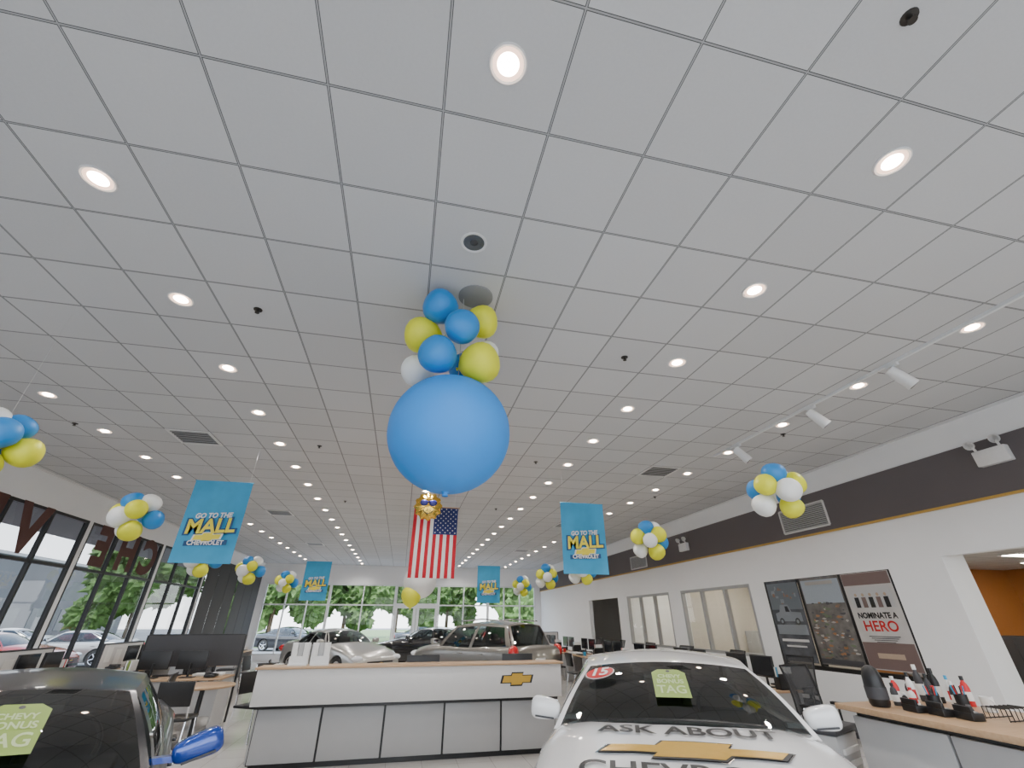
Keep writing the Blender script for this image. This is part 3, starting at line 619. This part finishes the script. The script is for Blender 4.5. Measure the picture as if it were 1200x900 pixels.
# ------------------------------------------------------------ posters on right windows
def poster(y,z,w,h,kind):
    t=thing('poster',(XR-.004,y,z),R(-90),{'a':'dark poster with a pickup truck photo','b':'grey brown poster with a construction site photo','c':'white poster with red and black headline'}[kind],'poster','posters on the office windows')
    base={'a':(.08,.085,.095),'b':(.16,.15,.14),'c':(.50,.48,.46)}[kind]
    MB().box((0,0,0),(w,.008,h)).build('sheet',mat('poster_'+kind,base,.25,var=.9 if kind!='c' else .15,nscale=5,coat=.6),t)
    mb=MB()
    def put(txt,s,x,zz,mi,wid):
        vv,ff=textmesh(txt,s,.004); ww=max(p.x for p in vv)-min(p.x for p in vv); mb.add(vv,ff,mi,Matrix.Translation((x,-.009,zz))@Matrix.Rotation(R(90),4,'X')@Matrix.Diagonal((wid/ww,1,1,1)))
    if kind=='c':
        put('NOMINATE A',.11,0,h*.04,1,w*.78); put('HERO',.20,.0,-h*.07,0,w*.66)
        mb.box((0,-.006,h*.43),(w*.98,.003,h*.13),3); mb.box((0,-.006,h*.235),(w*.86,.003,h*.22),2); mb.box((0,-.006,-h*.36),(w*.98,.003,h*.26),3)
        for q in range(5): mb.box((-w*.3+q*w*.15,-.0085,h*.18),(w*.09,.002,h*.11),1+q%2*2); mb.sphere((-w*.3+q*w*.15,-.0085,h*.26),w*.03,10,4,(1,.1,1))
        for q in range(4): mb.box((0,-.0085,-h*(.17+q*.018)),(w*(.6-.08*q),.002,h*.006),1)
        mb.box((0,-.0085,-h*.36),(w*.5,.002,h*.05),4)
        mb.build('print',[mat('poster_red',(.55,.02,.02),.5),M_black,M_grey,mat('poster_taupe',(.16,.11,.10),.5),mat('poster_tan',(.4,.30,.22),.5)],t,smooth=False)
    elif kind=='b':
        rnd=random.Random(3)
        for k in range(110):
            cx,cz=rnd.uniform(-.42,.42)*w,rnd.uniform(-.44,.20)*h; s=rnd.uniform(.02,.06)*w; n_=rnd.randint(4,7)
            mb.add([(cx+s*math.cos(q*6.283/n_)*rnd.uniform(.6,1.8),-.006-.0001*k,cz+s*.45*math.sin(q*6.283/n_)*rnd.uniform(.7,1.4)) for q in range(n_)],[tuple(range(n_))],(k*7)%5)
        mb.box((0,-.005,h*.33),(w*.96,.003,h*.28),5); mb.box((0,-.018,h*.43),(w*.7,.002,h*.04),1); mb.box((0,-.018,-h*.46),(w*.96,.002,h*.05),2)
        mb.build('print',[mat('poster_brown',(.15,.10,.07),.5),mat('poster_sand',(.34,.32,.29),.5),M_dark,mat('poster_rust',(.28,.13,.05),.5),mat('poster_green',(.10,.13,.07),.5),mat('poster_sky',(.30,.34,.38),.5)],t,smooth=False)
    else:
        mb.box((0,-.005,h*.3),(w*.96,.003,h*.34),3)
        mb.add([(x*w,-.009,z*h) for x,z in((-.4,-.02),(.4,-.02),(.4,.09),(.12,.10),(.05,.19),(-.2,.19),(-.26,.10),(-.4,.08))],[tuple(range(8))],0)
        mb.add([(x*w,-.0105,z*h) for x,z in((.07,.10),(.03,.17),(-.06,.17),(-.06,.10))],[tuple(range(4))],2)
        for s in(-.24,.24): mb.sphere((s*w,-.010,-h*.02),w*.075,14,2,(1,.02,1)); mb.sphere((s*w,-.012,-h*.02),w*.04,14,0,(1,.02,1))
        rnd=random.Random(8)
        for k in range(24): mb.box((rnd.uniform(-.4,.4)*w,-.0062-.0001*k,rnd.uniform(.2,.42)*h),(rnd.uniform(.03,.14)*w,.002,rnd.uniform(.01,.05)*h),(0,3,4)[k%3])
        mb.box((0,-.006,-h*.25),(w*.8,.003,h*.03),1); mb.box((0,-.006,-h*.32),(w*.6,.003,h*.02),1)
        mb.box((0,-.006,-h*.12),(w*.9,.003,h*.12),0)
        mb.build('print',[mat('poster_steel',(.2,.22,.24),.4),M_lgrey,M_black,mat('poster_slate',(.12,.14,.16),.5),mat('poster_brick',(.22,.12,.08),.5)],t,smooth=False)
poster(8.05,1.66,.80,1.36,'a'); poster(7.15,1.66,.84,1.36,'b'); poster(6.25,1.66,.84,1.36,'c')
# ------------------------------------------------------------ cars
def hermite(xs,ys,x):
    n=len(xs)
    if x<=xs[0]: return ys[0]
    if x>=xs[-1]: return ys[-1]
    i=max(k for k in range(n-1) if xs[k]<=x)
    sl=[(ys[k+1]-ys[k])/(xs[k+1]-xs[k]) for k in range(n-1)]
    def tan(k):
        if k==0: return sl[0]
        if k==n-1: return sl[-1]
        a,b=sl[k-1],sl[k]
        return 0 if a*b<=0 else 2*a*b/(a+b)
    h=xs[i+1]-xs[i]; t=(x-xs[i])/h; m0,m1=tan(i)*h,tan(i+1)*h
    return (2*t**3-3*t*t+1)*ys[i]+(t**3-2*t*t+t)*m0+(-2*t**3+3*t*t)*ys[i+1]+(t**3-t*t)*m1
SED=dict(st=[(-2.45,.55,.30,.48,.54),(-2.40,.72,.24,.58,.66),(-2.25,.84,.20,.68,.76),(-1.9,.91,.18,.79,.865),(-1.4,.93,.18,.88,.965),(-.95,.93,.18,.93,1.035),(0,.93,.18,.93,.98),(.9,.93,.18,.94,.99),(1.6,.92,.2,.96,1.04),(2.1,.88,.22,.94,1.05),(2.35,.80,.26,.86,1.0),(2.45,.68,.35,.74,.82)],
  cy=-1.0,cz=1.03,cw=.84,hy=-.28,hz=1.33,hw=.61,ry=.85,rz=1.34,rw=.57,by=1.75,bz=1.04,bw=.68,crown=.05,wy=(-1.5,1.42),wr=.335,bow=.25)
SUVP=dict(st=[(-2.35,.6,.32,.60,.68),(-2.28,.76,.26,.74,.83),(-2.1,.86,.24,.84,.95),(-1.6,.92,.24,.94,1.03),(-1.1,.92,.24,.99,1.07),(0,.92,.24,1.02,1.07),(1.2,.92,.26,1.05,1.1),(2.0,.91,.28,1.06,1.1),(2.25,.88,.32,1.03,1.08),(2.34,.8,.38,.96,1.0)],
  cy=-1.15,cz=1.07,cw=.79,hy=-.4,hz=1.53,hw=.62,ry=1.85,rz=1.55,rw=.60,by=2.2,bz=1.08,bw=.76,crown=.07,wy=(-1.42,1.35),wr=.36,bow=.2)
def car(name,P,paint,loc,rz,label,cat='car',wipers=False,mirrorpaint=None,mo=0,ms=(1,.55,.68),mr=.125,mt_=0):
    t=thing(name,loc,rz,label,cat,None)
    st=P['st']; ys=[s[0] for s in st]; y0,y1=ys[0],ys[-1]
    N=56; v=[];f=[]; rowsn=0
    for k in range(N+1):
        q=k/N; y=y0+(y1-y0)*q
        if k<4: y=y0+(y1-y0)*(k*.4/N)
        if k>N-4: y=y1-(y1-y0)*((N-k)*.4/N)
        w,zb,zs,zt=[hermite(ys,[s[c] for s in st],y) for c in(1,2,3,4)]
        half=[(0,zb),(.6*w,zb),(.88*w,zb+.01),(.965*w,zb+.07),(.99*w,zb+.3*(zs-zb)),(w,zb+.55*(zs-zb)),(.99*w,zb+.72*(zs-zb)),(.968*w,zb+.86*(zs-zb)),(.945*w,zs-.035),(.90*w,zs),(.83*w,zs+.45*(zt-zs)),(.62*w,zs+.78*(zt-zs)),(.34*w,zs+.94*(zt-zs)),(0,zt)]
        sec=[(x,z) for x,z in half]+[(-x,z) for x,z in half[-2:0:-1]]
        rowsn=len(sec); v+=[(x,y,z) for x,z in sec]
    for k in range(N):
        for i in range(rowsn):
            a=k*rowsn+i;b=k*rowsn+(i+1)%rowsn; f.append((a,a+rowsn,b+rowsn,b))
    f.append(tuple(range(rowsn))); f.append(tuple(range(N*rowsn,(N+1)*rowsn))[::-1])
    body=make('body',v,f,[paint,M_dark],t,ang=50)
    cb=MB()
    for wy in P['wy']:
        for s in(-1,1): cb.cyl((s*.55,wy,P['wr']),(s*1.2,wy,P['wr']),P['wr']+.05,n=40)
    cut=cb.build('cut',[M_dark]); cut.parent=t
    md=body.modifiers.new('b','BOOLEAN'); md.operation='DIFFERENCE'; md.object=cut; md.solver='EXACT'
    bpy.context.view_layer.update(); dg=bpy.context.evaluated_depsgraph_get()
    me=bpy.data.meshes.new_from_object(body.evaluated_get(dg)); body.modifiers.clear(); body.data=me; bpy.data.objects.remove(cut)
    if len(me.materials)<2: me.materials.append(M_dark)
    for p in me.polygons:
        c=p.center; d=0
        if P['cy']+.3<c.y<P['by']-.12 and abs(c.x)<.80 and c.z>P['cz']-.16 and abs(p.normal.z)>.4: d=1
        for wy in P['wy']:
            if math.hypot(c.y-wy,c.z-P['wr'])<P['wr']+.045 and abs(c.x)>.5 and c.z>.05 and (abs(c.x)<.60 or abs(p.normal.x)<.3) : d=1
        p.material_index=d
    me.polygons.foreach_set('use_smooth',[True]*len(me.polygons)); me.set_sharp_from_angle(angle=R(50))
    cy,cz,cw,hy,hz,hw,ry,rzz,rw,by,bz,bw,cr=[P[k] for k in('cy','cz','cw','hy','hz','hw','ry','rz','rw','by','bz','bw','crown')]
    cowl=lambda u:Vector((cw*u,cy+P['bow']*u*u,cz-.005-.085*u*u)); head=lambda u:Vector((hw*u,hy+.08*u*u,hz+.03-.05*u*u))
    rr=lambda u:Vector((rw*u,ry-.06*u*u,rzz+.03-.05*u*u)); rb=lambda u:Vector((bw*u,by-.12*u*u,bz-.02-.06*u*u))
    def WS(u,w): p=cowl(u).lerp(head(u),w); p.z+=.04*math.sin(math.pi*w)*(1-.3*u*u); p.y-=.03*math.sin(math.pi*w); return p
    def RF(u,w): p=head(u).lerp(rr(u),w); p.z+=cr*math.sin(math.pi*w)*(1-.25*u*u); p.x*=1+.05*math.sin(math.pi*w); return p
    def RG(u,w): p=rb(u).lerp(rr(u),w); p.z+=.03*math.sin(math.pi*w); return p
    def SD(s): 
        def g(tt,w):
            a=cowl(s).lerp(rb(s),tt); a.x+=s*.09*math.sin(math.pi*tt); a.z-=.02*math.sin(math.pi*tt); b=RF(s,tt); p=a.lerp(b,w); p.x+=s*.03*math.sin(math.pi*w); return p
        return g
    pm=MB()
    def patch(F,us,ws,isglass,gname,flip):
        gm={}
        idx=[[F(u,w) for u in us] for w in ws]
        def addq(store,q): 
            n=len(store[0]); store[0].extend(q); store[1].append((n,n+1,n+2,n+3) if not flip else (n+3,n+2,n+1,n))
        P_=([],[])
        for j in range(len(ws)-1):
            for i in range(len(us)-1):
                q=[idx[j][i],idx[j][i+1],idx[j+1][i+1],idx[j+1][i]]
                g=isglass((us[i]+us[i+1])/2,(ws[j]+ws[j+1])/2)
                if g: addq(gm.setdefault(g,([],[])),q)
                else: addq(P_,q)
        pm.add(P_[0],P_[1])
        for g,(gv,gf) in gm.items():
            o=make(gname,gv,gf,M_carglass,t); bm=bmesh.new(); bm.from_mesh(o.data); bmesh.ops.remove_doubles(bm,verts=bm.verts,dist=1e-4); bm.to_mesh(o.data); bm.free()
            for p in o.data.polygons: p.use_smooth=True
    lin=lambda a,b,n:[a+(b-a)*i/n for i in range(n+1)]
    us=[-1,-.95]+lin(-.9,.9,18)+[.95,1]; ws=[0,.02]+lin(.06,.94,9)+[.97,1]
    patch(WS,us,ws,lambda u,w:1 if abs(u)<.95 and .02<w<.97 else 0,'windshield',False)
    patch(RG,us,ws,lambda u,w:1 if abs(u)<.92 and .08<w<.93 else 0,'rear_window',True)
    patch(RF,us,lin(0,1,14),lambda u,w:0,'r',False)
    ts=[0,.03,.06]+lin(.10,.47,5)+[.48,.52]+lin(.53,.90,5)+[.94,.97,1]
    for s in(-1,1): patch(SD(s),ts,[0,.05]+lin(.1,.86,6)+[.9,1],lambda tt,w:(1 if tt<.5 else 2) if .06<tt<.94 and not .48<tt<.52 and .05<w<.9 else 0,'side_window',s<0)
    bm=bmesh.new(); o=pm.build('cabin_shell',paint,t); bm.from_mesh(o.data); bmesh.ops.remove_doubles(bm,verts=bm.verts,dist=1e-4); bm.to_mesh(o.data); bm.free()
    for p in o.data.polygons: p.use_smooth=True
    o.data.set_sharp_from_angle(angle=R(55))
    MB().box((0,cy+.42,cz-.05),(1.30,.35,.10)).build('dashboard',M_dark,t,bevel=.03)
    for s in(-.36,.36):
        for yy in((cy+hy)/2+.95,(cy+hy)/2+1.75):
            if yy<by-.35: MB().box((s,yy,cz-.01),(.46,.14,.28)).box((s,yy+.02,cz+.17),(.24,.10,.15)).build('seat',M_seat,t,bevel=.03)
    MB().lathe([(.17+.014*math.cos(a*math.pi/4),.014*math.sin(a*math.pi/4)) for a in range(9)],24,0,Matrix.Translation((.36,cy+.68,cz+.02))@Matrix.Rotation(R(65),4,'X')).build('steering_wheel',M_black,t)
    m=WS(0,.88); MB().box((0,m.y+.07,m.z-.05),(.24,.03,.07)).build('rear_view_mirror',M_black,t,bevel=.01)
    for wy in P['wy']:
        for s in(-1,1):
            r=P['wr']; wt=bpy.data.objects.new('wheel',None); wt.empty_display_size=.1; COL.objects.link(wt); wt.parent=t; wt.location=(s*.80,wy,r)
            Mx=Matrix.Rotation(R(90)*s,4,'Y')
            MB().lathe([(r*.66,-.10),(r*.9,-.105),(r*.985,-.08),(r,-.03),(r,.03),(r*.985,.08),(r*.9,.105),(r*.66,.10)],36,0,Mx).build('tyre',M_tyre,wt)
            rb_=MB().lathe([(r*.67,-.09),(r*.62,-.02),(r*.67,.10),(r*.6,.09)],32,0,Mx).lathe([(.0005,.075),(.05,.075),(.06,.05),(.06,-.02)],20,0,Mx)
            for k in range(5):
                a=k*2*math.pi/5; rb_.cyl(Mx@Vector((0,0,.055)),Mx@Vector((r*.65*math.cos(a),r*.65*math.sin(a),.07)),.032,.03,8)
            rb_.build('rim',M_chrome,wt)
    for s in(-1,1):
        mx,my_,mz=s*(.93-mo),cy+.38,(cz if P is SUVP else .99)+.03
        TM=Matrix.Translation((mx+s*.11,my_,mz+.03))@Matrix.Rotation(R(-mt_)*s,4,'Y')
        tmp=MB().sphere((0,0,0),mr,28,0,ms,p=.58)
        vv=[]
        for p in tmp.v:
            k_=1-.28*(.5-.5*s*p.x/(mr*ms[0])); vv.append(Vector((p.x,p.y*(1-.15*abs(p.z)/(mr*ms[2])),p.z*k_)))
        mt=MB().add(vv,tmp.f,0,TM).box((mx-s*.03,my_+.02,mz-.02),(.16,.05,.03)).build('side_mirror',mirrorpaint or paint,t,ang=60)
        MB().box((0,mr*ms[1]*.98,0),(mr*1.5,.01,mr*ms[2]*1.3),M=TM).build('mirror_glass',M_chrome,mt,bevel=.003)
        MB().box((0,-mr*ms[1]*.9,-mr*ms[2]*.62),(mr*1.3,.012,.012),M=TM).build('turn_signal',M_dark,mt,bevel=.003)
    ML=mat('headlamp_glass',(.75,.77,.8),.08,coat=1); MT=mat('tail_lamp_red',(.5,.01,.012),.12,coat=1,emit=.1)
    w0=hermite(ys,[s[1] for s in st],y0+.15); z0=hermite(ys,[s[3] for s in st],y0+.15)
    for s in(-1,1):
        MB().sphere((s*(w0-.12),y0+.2,z0-.02),.2,20,0,(.9,.8,.42)).build('headlight',ML,t)
        zz=hermite(ys,[q[3] for q in st],y1-.12); ww=hermite(ys,[q[1] for q in st],y1-.12)
        MB().sphere((s*(ww-.06),y1-.14,zz-.08),.17,20,0,(.85,.75,.65 if P is SED else .9)).build('tail_light',MT,t)
        for yy in(cy+1.35,cy+2.2):
            if yy<1.3: MB().box((s*.925,yy,.80 if P is SED else .88),(.03,.16,.025)).build('door_handle',paint,t,bevel=.006)
    g=MB().box((0,y0+.02,.50),(.9,.10,.12)).box((0,y0+.02,.36),(1.1,.10,.10)); g.build('grille',M_black,t,bevel=.01)
    MB().box((0,y0-.015,.505),(.95,.06,.022)).build('grille_bar',paint,t,bevel=.004)
    mb=MB(); bow(mb,xz(0,y0-.05,.505),.10,0,1); mb.build('badge',[M_chrome,M_goldp],t,smooth=False)
    MB().box((0,y1-.03,.46),(1.5,.14,.2)).build('rear_bumper',paint if P is SED else M_dark,t,bevel=.04)
    MB().box((0,y1+.0,.74),(.32,.05,.16)).build('licence_plate',M_paper,t)
    if P is SUVP:
        for s in(-1,1): MB().tube([(s*.55,hy+.2,1.63),(s*.57,.7,1.68),(s*.54,ry-.1,1.63)],.018).build('roof_rail',M_chrome,t)
    if wipers:
        for a,b in((-.55,.05),(.05,.62)):
            pts=[WS(u,.055)+Vector((0,-.012,.012)) for u in lin(a,b,6)]; MB().tube(pts,.008,6).build('wiper',M_black,t)
    return t,body,WS
MP_white=mat('white_car_paint',(.80,.80,.80),.25,coat=1,var=.01)
MP_navy=mat('near_black_car_paint',(.006,.007,.012),.3,coat=.4,var=.05)
MP_blue=mat('bright_blue_car_paint',(.008,.05,.33),.2,metal=.3,coat=1,var=.05)
MP_beige=mat('champagne_car_paint',(.27,.255,.23),.28,metal=.6,coat=1,var=.03)
MP_silver=mat('silver_car_paint',(.48,.47,.44),.28,metal=.6,coat=1,var=.03)
MP_black=mat('black_car_paint',(.01,.01,.012),.2,coat=1,var=.03)
wc,wbody,WSw=car('sedan_car',SED,MP_white,(2.37,4.26,0),R(-25),'white sedan with hood lettering and green tag in windshield',wipers=True,mo=.13,mr=.105,ms=(1,.5,.82),mt_=6)
wc.scale=(1.09,1.03,.99)
dc,dbody,WSd=car('sedan_car',SED,MP_navy,(-2.24,3.76,0),R(20),'near-black sedan with blue mirrors and green windshield tag',wipers=True,mirrorpaint=MP_blue,mo=.02,mr=.125,ms=(1,.5,.62),mt_=16)
dc.scale=(1,1,.965)
car('suv_car',SUVP,MP_beige,(2.3,14.4,0),R(-148),'champagne beige suv parked on the showroom floor','car')
sv,_,_=car('sedan_car',SED,MP_silver,(-2.0,18.1,0),R(38),'silver sedan parked on the showroom floor')
bk,_,_=car('sedan_car',SED,MP_black,(1.3,21.6,0),R(-112),'black sedan parked on the showroom floor')
def ws_frame(WS,u,w,off=.03):
    p=WS(u,w); tu=(WS(u+.02,w)-WS(u-.02,w)).normalized(); tw=(WS(u,w+.02)-WS(u,w-.02)).normalized(); n=tu.cross(tw).normalized()
    if n.y>0: n=-n
    tw=n.cross(tu).normalized()
    M=Matrix.Identity(4)
    for i,c in enumerate((tu,tw,n)):
        for k in range(3): M[k][i]=c[k]
    p=p+n*off
    for k in range(3): M[k][3]=p[k]
    return M
M_lime2=mat('lime_print',(.44,.54,.26),.5)
def bonus_tag(parent,WS,u,w,s=1):
    M=ws_frame(WS,u,w,.022)
    a,b=.11*s,.16*s
    mb=MB().add([(-a,-b,0),(a,-b,0),(a,b*.75,0),(a*.6,b,0),(-a*.6,b,0),(-a,b*.75,0)],[(0,1,2,3,4,5)],0,M)
    mb.add([(.014*math.cos(k*.6283),b*.85+.014*math.sin(k*.6283),.002) for k in range(10)],[tuple(range(10))],2,M)
    for txt,z,sz,wd in(('CHEVY',b*.45,.055*s,.15*s),('BONUS',b*.08,.065*s,.17*s),('TAG',-b*.5,.12*s,.18*s)):
        vv,ff=textmesh(txt,sz,.002); ww=max(p.x for p in vv)-min(p.x for p in vv); mb.add(vv,ff,1,M@Matrix.Translation((0,z,.003))@Matrix.Diagonal((wd/ww,1,1,1)))
    mb.build('bonus_tag',[M_lime,M_lime2,M_black],parent,smooth=False)
bonus_tag(wc,WSw,-.02,.48,1.05); bonus_tag(dc,WSd,.25,.44,1.12)
M=ws_frame(WSw,-.72,.66,.04); mb=MB()
a_,b_=.115,.085
mb.add([(a_*math.cos(k*math.pi/14),b_*math.sin(k*math.pi/14),0) for k in range(28)],[tuple(range(28))],1,M)
mb.add([((a_-.008)*math.cos(k*math.pi/14),(b_-.008)*math.sin(k*math.pi/14),.004) for k in range(28)],[tuple(range(28))],0,M)
vv,ff=textmesh('15',.15,.004); mb.add(vv,ff,1,M@Matrix.Translation((0,0,.008))); mb.build('price_oval',[M_red,M_paper],wc,smooth=False)
bm=bmesh.new(); bm.from_mesh(wbody.data); bv=BVHTree.FromBMesh(bm)
def hoodz(x,y):
    h=bv.ray_cast(Vector((x,y,3)),Vector((0,0,-1))); return h[0].z if h[0] else .9
def drape(v,f,off,mi,mb):
    # subdivide flat artwork, then drop it on the curved hood sheet metal
    b2=bmesh.new(); vs=[b2.verts.new((p.x,p.y,0)) for p in v]
    for q in f:
        try: b2.faces.new([vs[i] for i in q])
        except ValueError: pass
    bmesh.ops.triangulate(b2,faces=b2.faces[:])
    for _ in range(3):
        ed=[e for e in b2.edges if e.calc_length()>.05]
        if ed: bmesh.ops.subdivide_edges(b2,edges=ed,cuts=1)
        bmesh.ops.triangulate(b2,faces=b2.faces[:])
    b2.verts.index_update()
    mb.add([Vector((p.co.x,p.co.y,hoodz(p.co.x,p.co.y)+off)) for p in b2.verts],[[w_.index for w_ in q.verts] for q in b2.faces],mi); b2.free()
def hoodtext(txt,size,y,wid,arc,sy=1):
    mb=MB()
    vv,ff=textmesh(txt,size,.004); ww=max(p.x for p in vv)-min(p.x for p in vv)
    vv=[Vector((p.x*wid/ww,y+p.y*sy+arc*(p.x*wid/ww)**2,0)) for p in vv]; drape(vv,ff,.012,0,mb)
    mb.build('hood_lettering',M_black,wc,smooth=False)
hoodtext('ASK ABOUT',.19,-1.125,1.04,.17,.92); hoodtext('CHEVROLET',.24,-1.63,1.22,.12)
mb=MB()
for mi_,sc_,sy,d in((0,1,1,.010),(2,.975,.92,.013),(1,.93,.80,.016)):
    drape([Vector((x*.53*sc_,-1.375+y*.28*sy+.05*(x*.53)**2,0)) for x,y in BOW2],[tuple(reversed(q)) for q in BOWF],d,mi_,mb)
mb.build('hood_emblem',[M_chrome,M_goldp,M_dark],wc,smooth=False)
bm.free()
# ------------------------------------------------------------ outside
struct(slab('ground',-90,60,-40,130,-.3,-.12,M_asph),'asphalt car park outside')
struct(slab('ground_grass',-24,60,40,108,-.118,-.10,M_grass),'grass verge behind the car park')
struct(slab('canopy',-9.2,XL-.13,YF,YB+.1,3.62,3.8,mat('canopy_grey',(.25,.24,.23),.8)),'grey canopy soffit outside the window wall')
gb=mat('grey_cladding',(.16,.16,.165),.8,var=.25,nscale=.4)
nb=thing('neighbour_building',(-46,32,-.12),0,'long grey commercial building across the car park','building')
MB().box((0,0,4.0),(8,110,8.0)).build('walls',gb,nb); MB().box((0,0,8.15),(8.6,110.6,.3)).build('parapet',M_grey,nb)
mb=MB()
for k in range(22): mb.box((4.02,-52+k*4.95,1.8),(.06,3.0,2.4))
mb.build('shopfront_glass',mat('shop_glass',(.10,.12,.13),.2),nb)
redp=mat('red_car_paint',(.38,.015,.015),.25,coat=1,var=.02)
def recolour(o,old,new):
    for c in o.children:
        if c.type=='MESH' and c.data.materials and c.data.materials[0]==old:
            c.data=c.data.copy(); c.data.materials[0]=new
        recolour(c,old,new)
rd=copytree(sv,(-14,12.7,-.12),R(95)); recolour(rd,MP_silver,redp); rd['label']='red sedan parked outside in the car park'
for src,k,x,y,a in((bk,'black',-7.0,36,70),(bk,'black',2,36,80),(rd,'red',8,38,20),(sv,'silver',-14,8.4,92),(sv,'silver',-14,17,90),(rd,'red',-14,21.5,92),(bk,'black',-14,4,88),(sv,'silver',-21,10,-88),(bk,'black',-21,14.5,-92),(rd,'red',-21,19,-90),(sv,'silver',-21,23.5,-90),(sv,'silver',-14,26,-90),(bk,'black',-21,28,-90),(sv,'silver',-21,32.5,-90)):
    c=copytree(src,(x,y,-.12),R(a)); c['label']=k+' sedan parked outside in the car park'; c['group']='cars parked outside'
rd['group']='cars parked outside'
def tree(x,y,h,seed):
    t=thing('tree',(x,y,-.12),0,'leafy green deciduous tree outside','tree','trees outside')
    MB().cyl((0,0,0),(.1,0,h*.5),.2,.12,10).cyl((0,0,h*.35),(.9,.3,h*.6),.08,.04,8).cyl((0,0,h*.3),(-.9,-.2,h*.55),.08,.04,8).build('trunk',M_bark,t)
    rnd=random.Random(seed); bm=bmesh.new()
    for k in range(16):
        c=Vector((rnd.uniform(-1,1)*h*.26,rnd.uniform(-1,1)*h*.12,h*rnd.uniform(.18,.85))); r=h*rnd.uniform(.11,.17)
        rs=bmesh.ops.create_icosphere(bm,subdivisions=4,radius=r,matrix=Matrix.Translation(c))
        for vv in rs['verts']:
            d=(vv.co-c).normalized(); vv.co+=d*r*(.45*noise.noise(vv.co*1.6)+.5*noise.noise(vv.co*6))
    me=bpy.data.meshes.new('foliage'); bm.to_mesh(me); bm.free(); me.materials.append(M_leaf)
    o=bpy.data.objects.new('foliage',me); COL.objects.link(o); o.parent=t
    return t
T=[tree(-11,46,11,1),tree(-.5,46,10.5,2),tree(10,46,11,3)]
for k,(x,y,a) in enumerate(((21,46,.2),(-21.5,46,3.2),(-16.5,56,0),(-6,56,3),(5,56,.2),(16,56,3.1),(32,46,0))): copytree(T[k%3],(x,y,-.12),a)
# ------------------------------------------------------------ light
w=bpy.data.worlds.new('sky'); bpy.context.scene.world=w; w.use_nodes=True; nt=w.node_tree; bg=nt.nodes['Background']
tc=nt.nodes.new('ShaderNodeTexCoord'); sx=nt.nodes.new('ShaderNodeSeparateXYZ'); cr=nt.nodes.new('ShaderNodeValToRGB')
cr.color_ramp.elements[0].color=(.95,.97,1,1); cr.color_ramp.elements[1].color=(.45,.65,1,1)
nt.links.new(tc.outputs['Generated'],sx.inputs[0]); nt.links.new(sx.outputs[2],cr.inputs[0]); nt.links.new(cr.outputs[0],bg.inputs[0]); bg.inputs[1].default_value=5.5
s=bpy.data.lights.new('sun','SUN'); s.energy=7; s.angle=.02; s.color=(1,.96,.9)
o=bpy.data.objects.new('sun_light',s); COL.objects.link(o); o.rotation_euler=(R(35),0,R(-20))
# ------------------------------------------------------------ camera
cam=bpy.data.cameras.new('camera'); co=bpy.data.objects.new('camera',cam); COL.objects.link(co)
co.location=(0,0,1.65); co.rotation_euler=(R(90+28.7),0,R(-12.7)); cam.sensor_width=36; cam.lens=15.18; cam.clip_start=.05; cam.clip_end=400
bpy.context.scene.camera=co
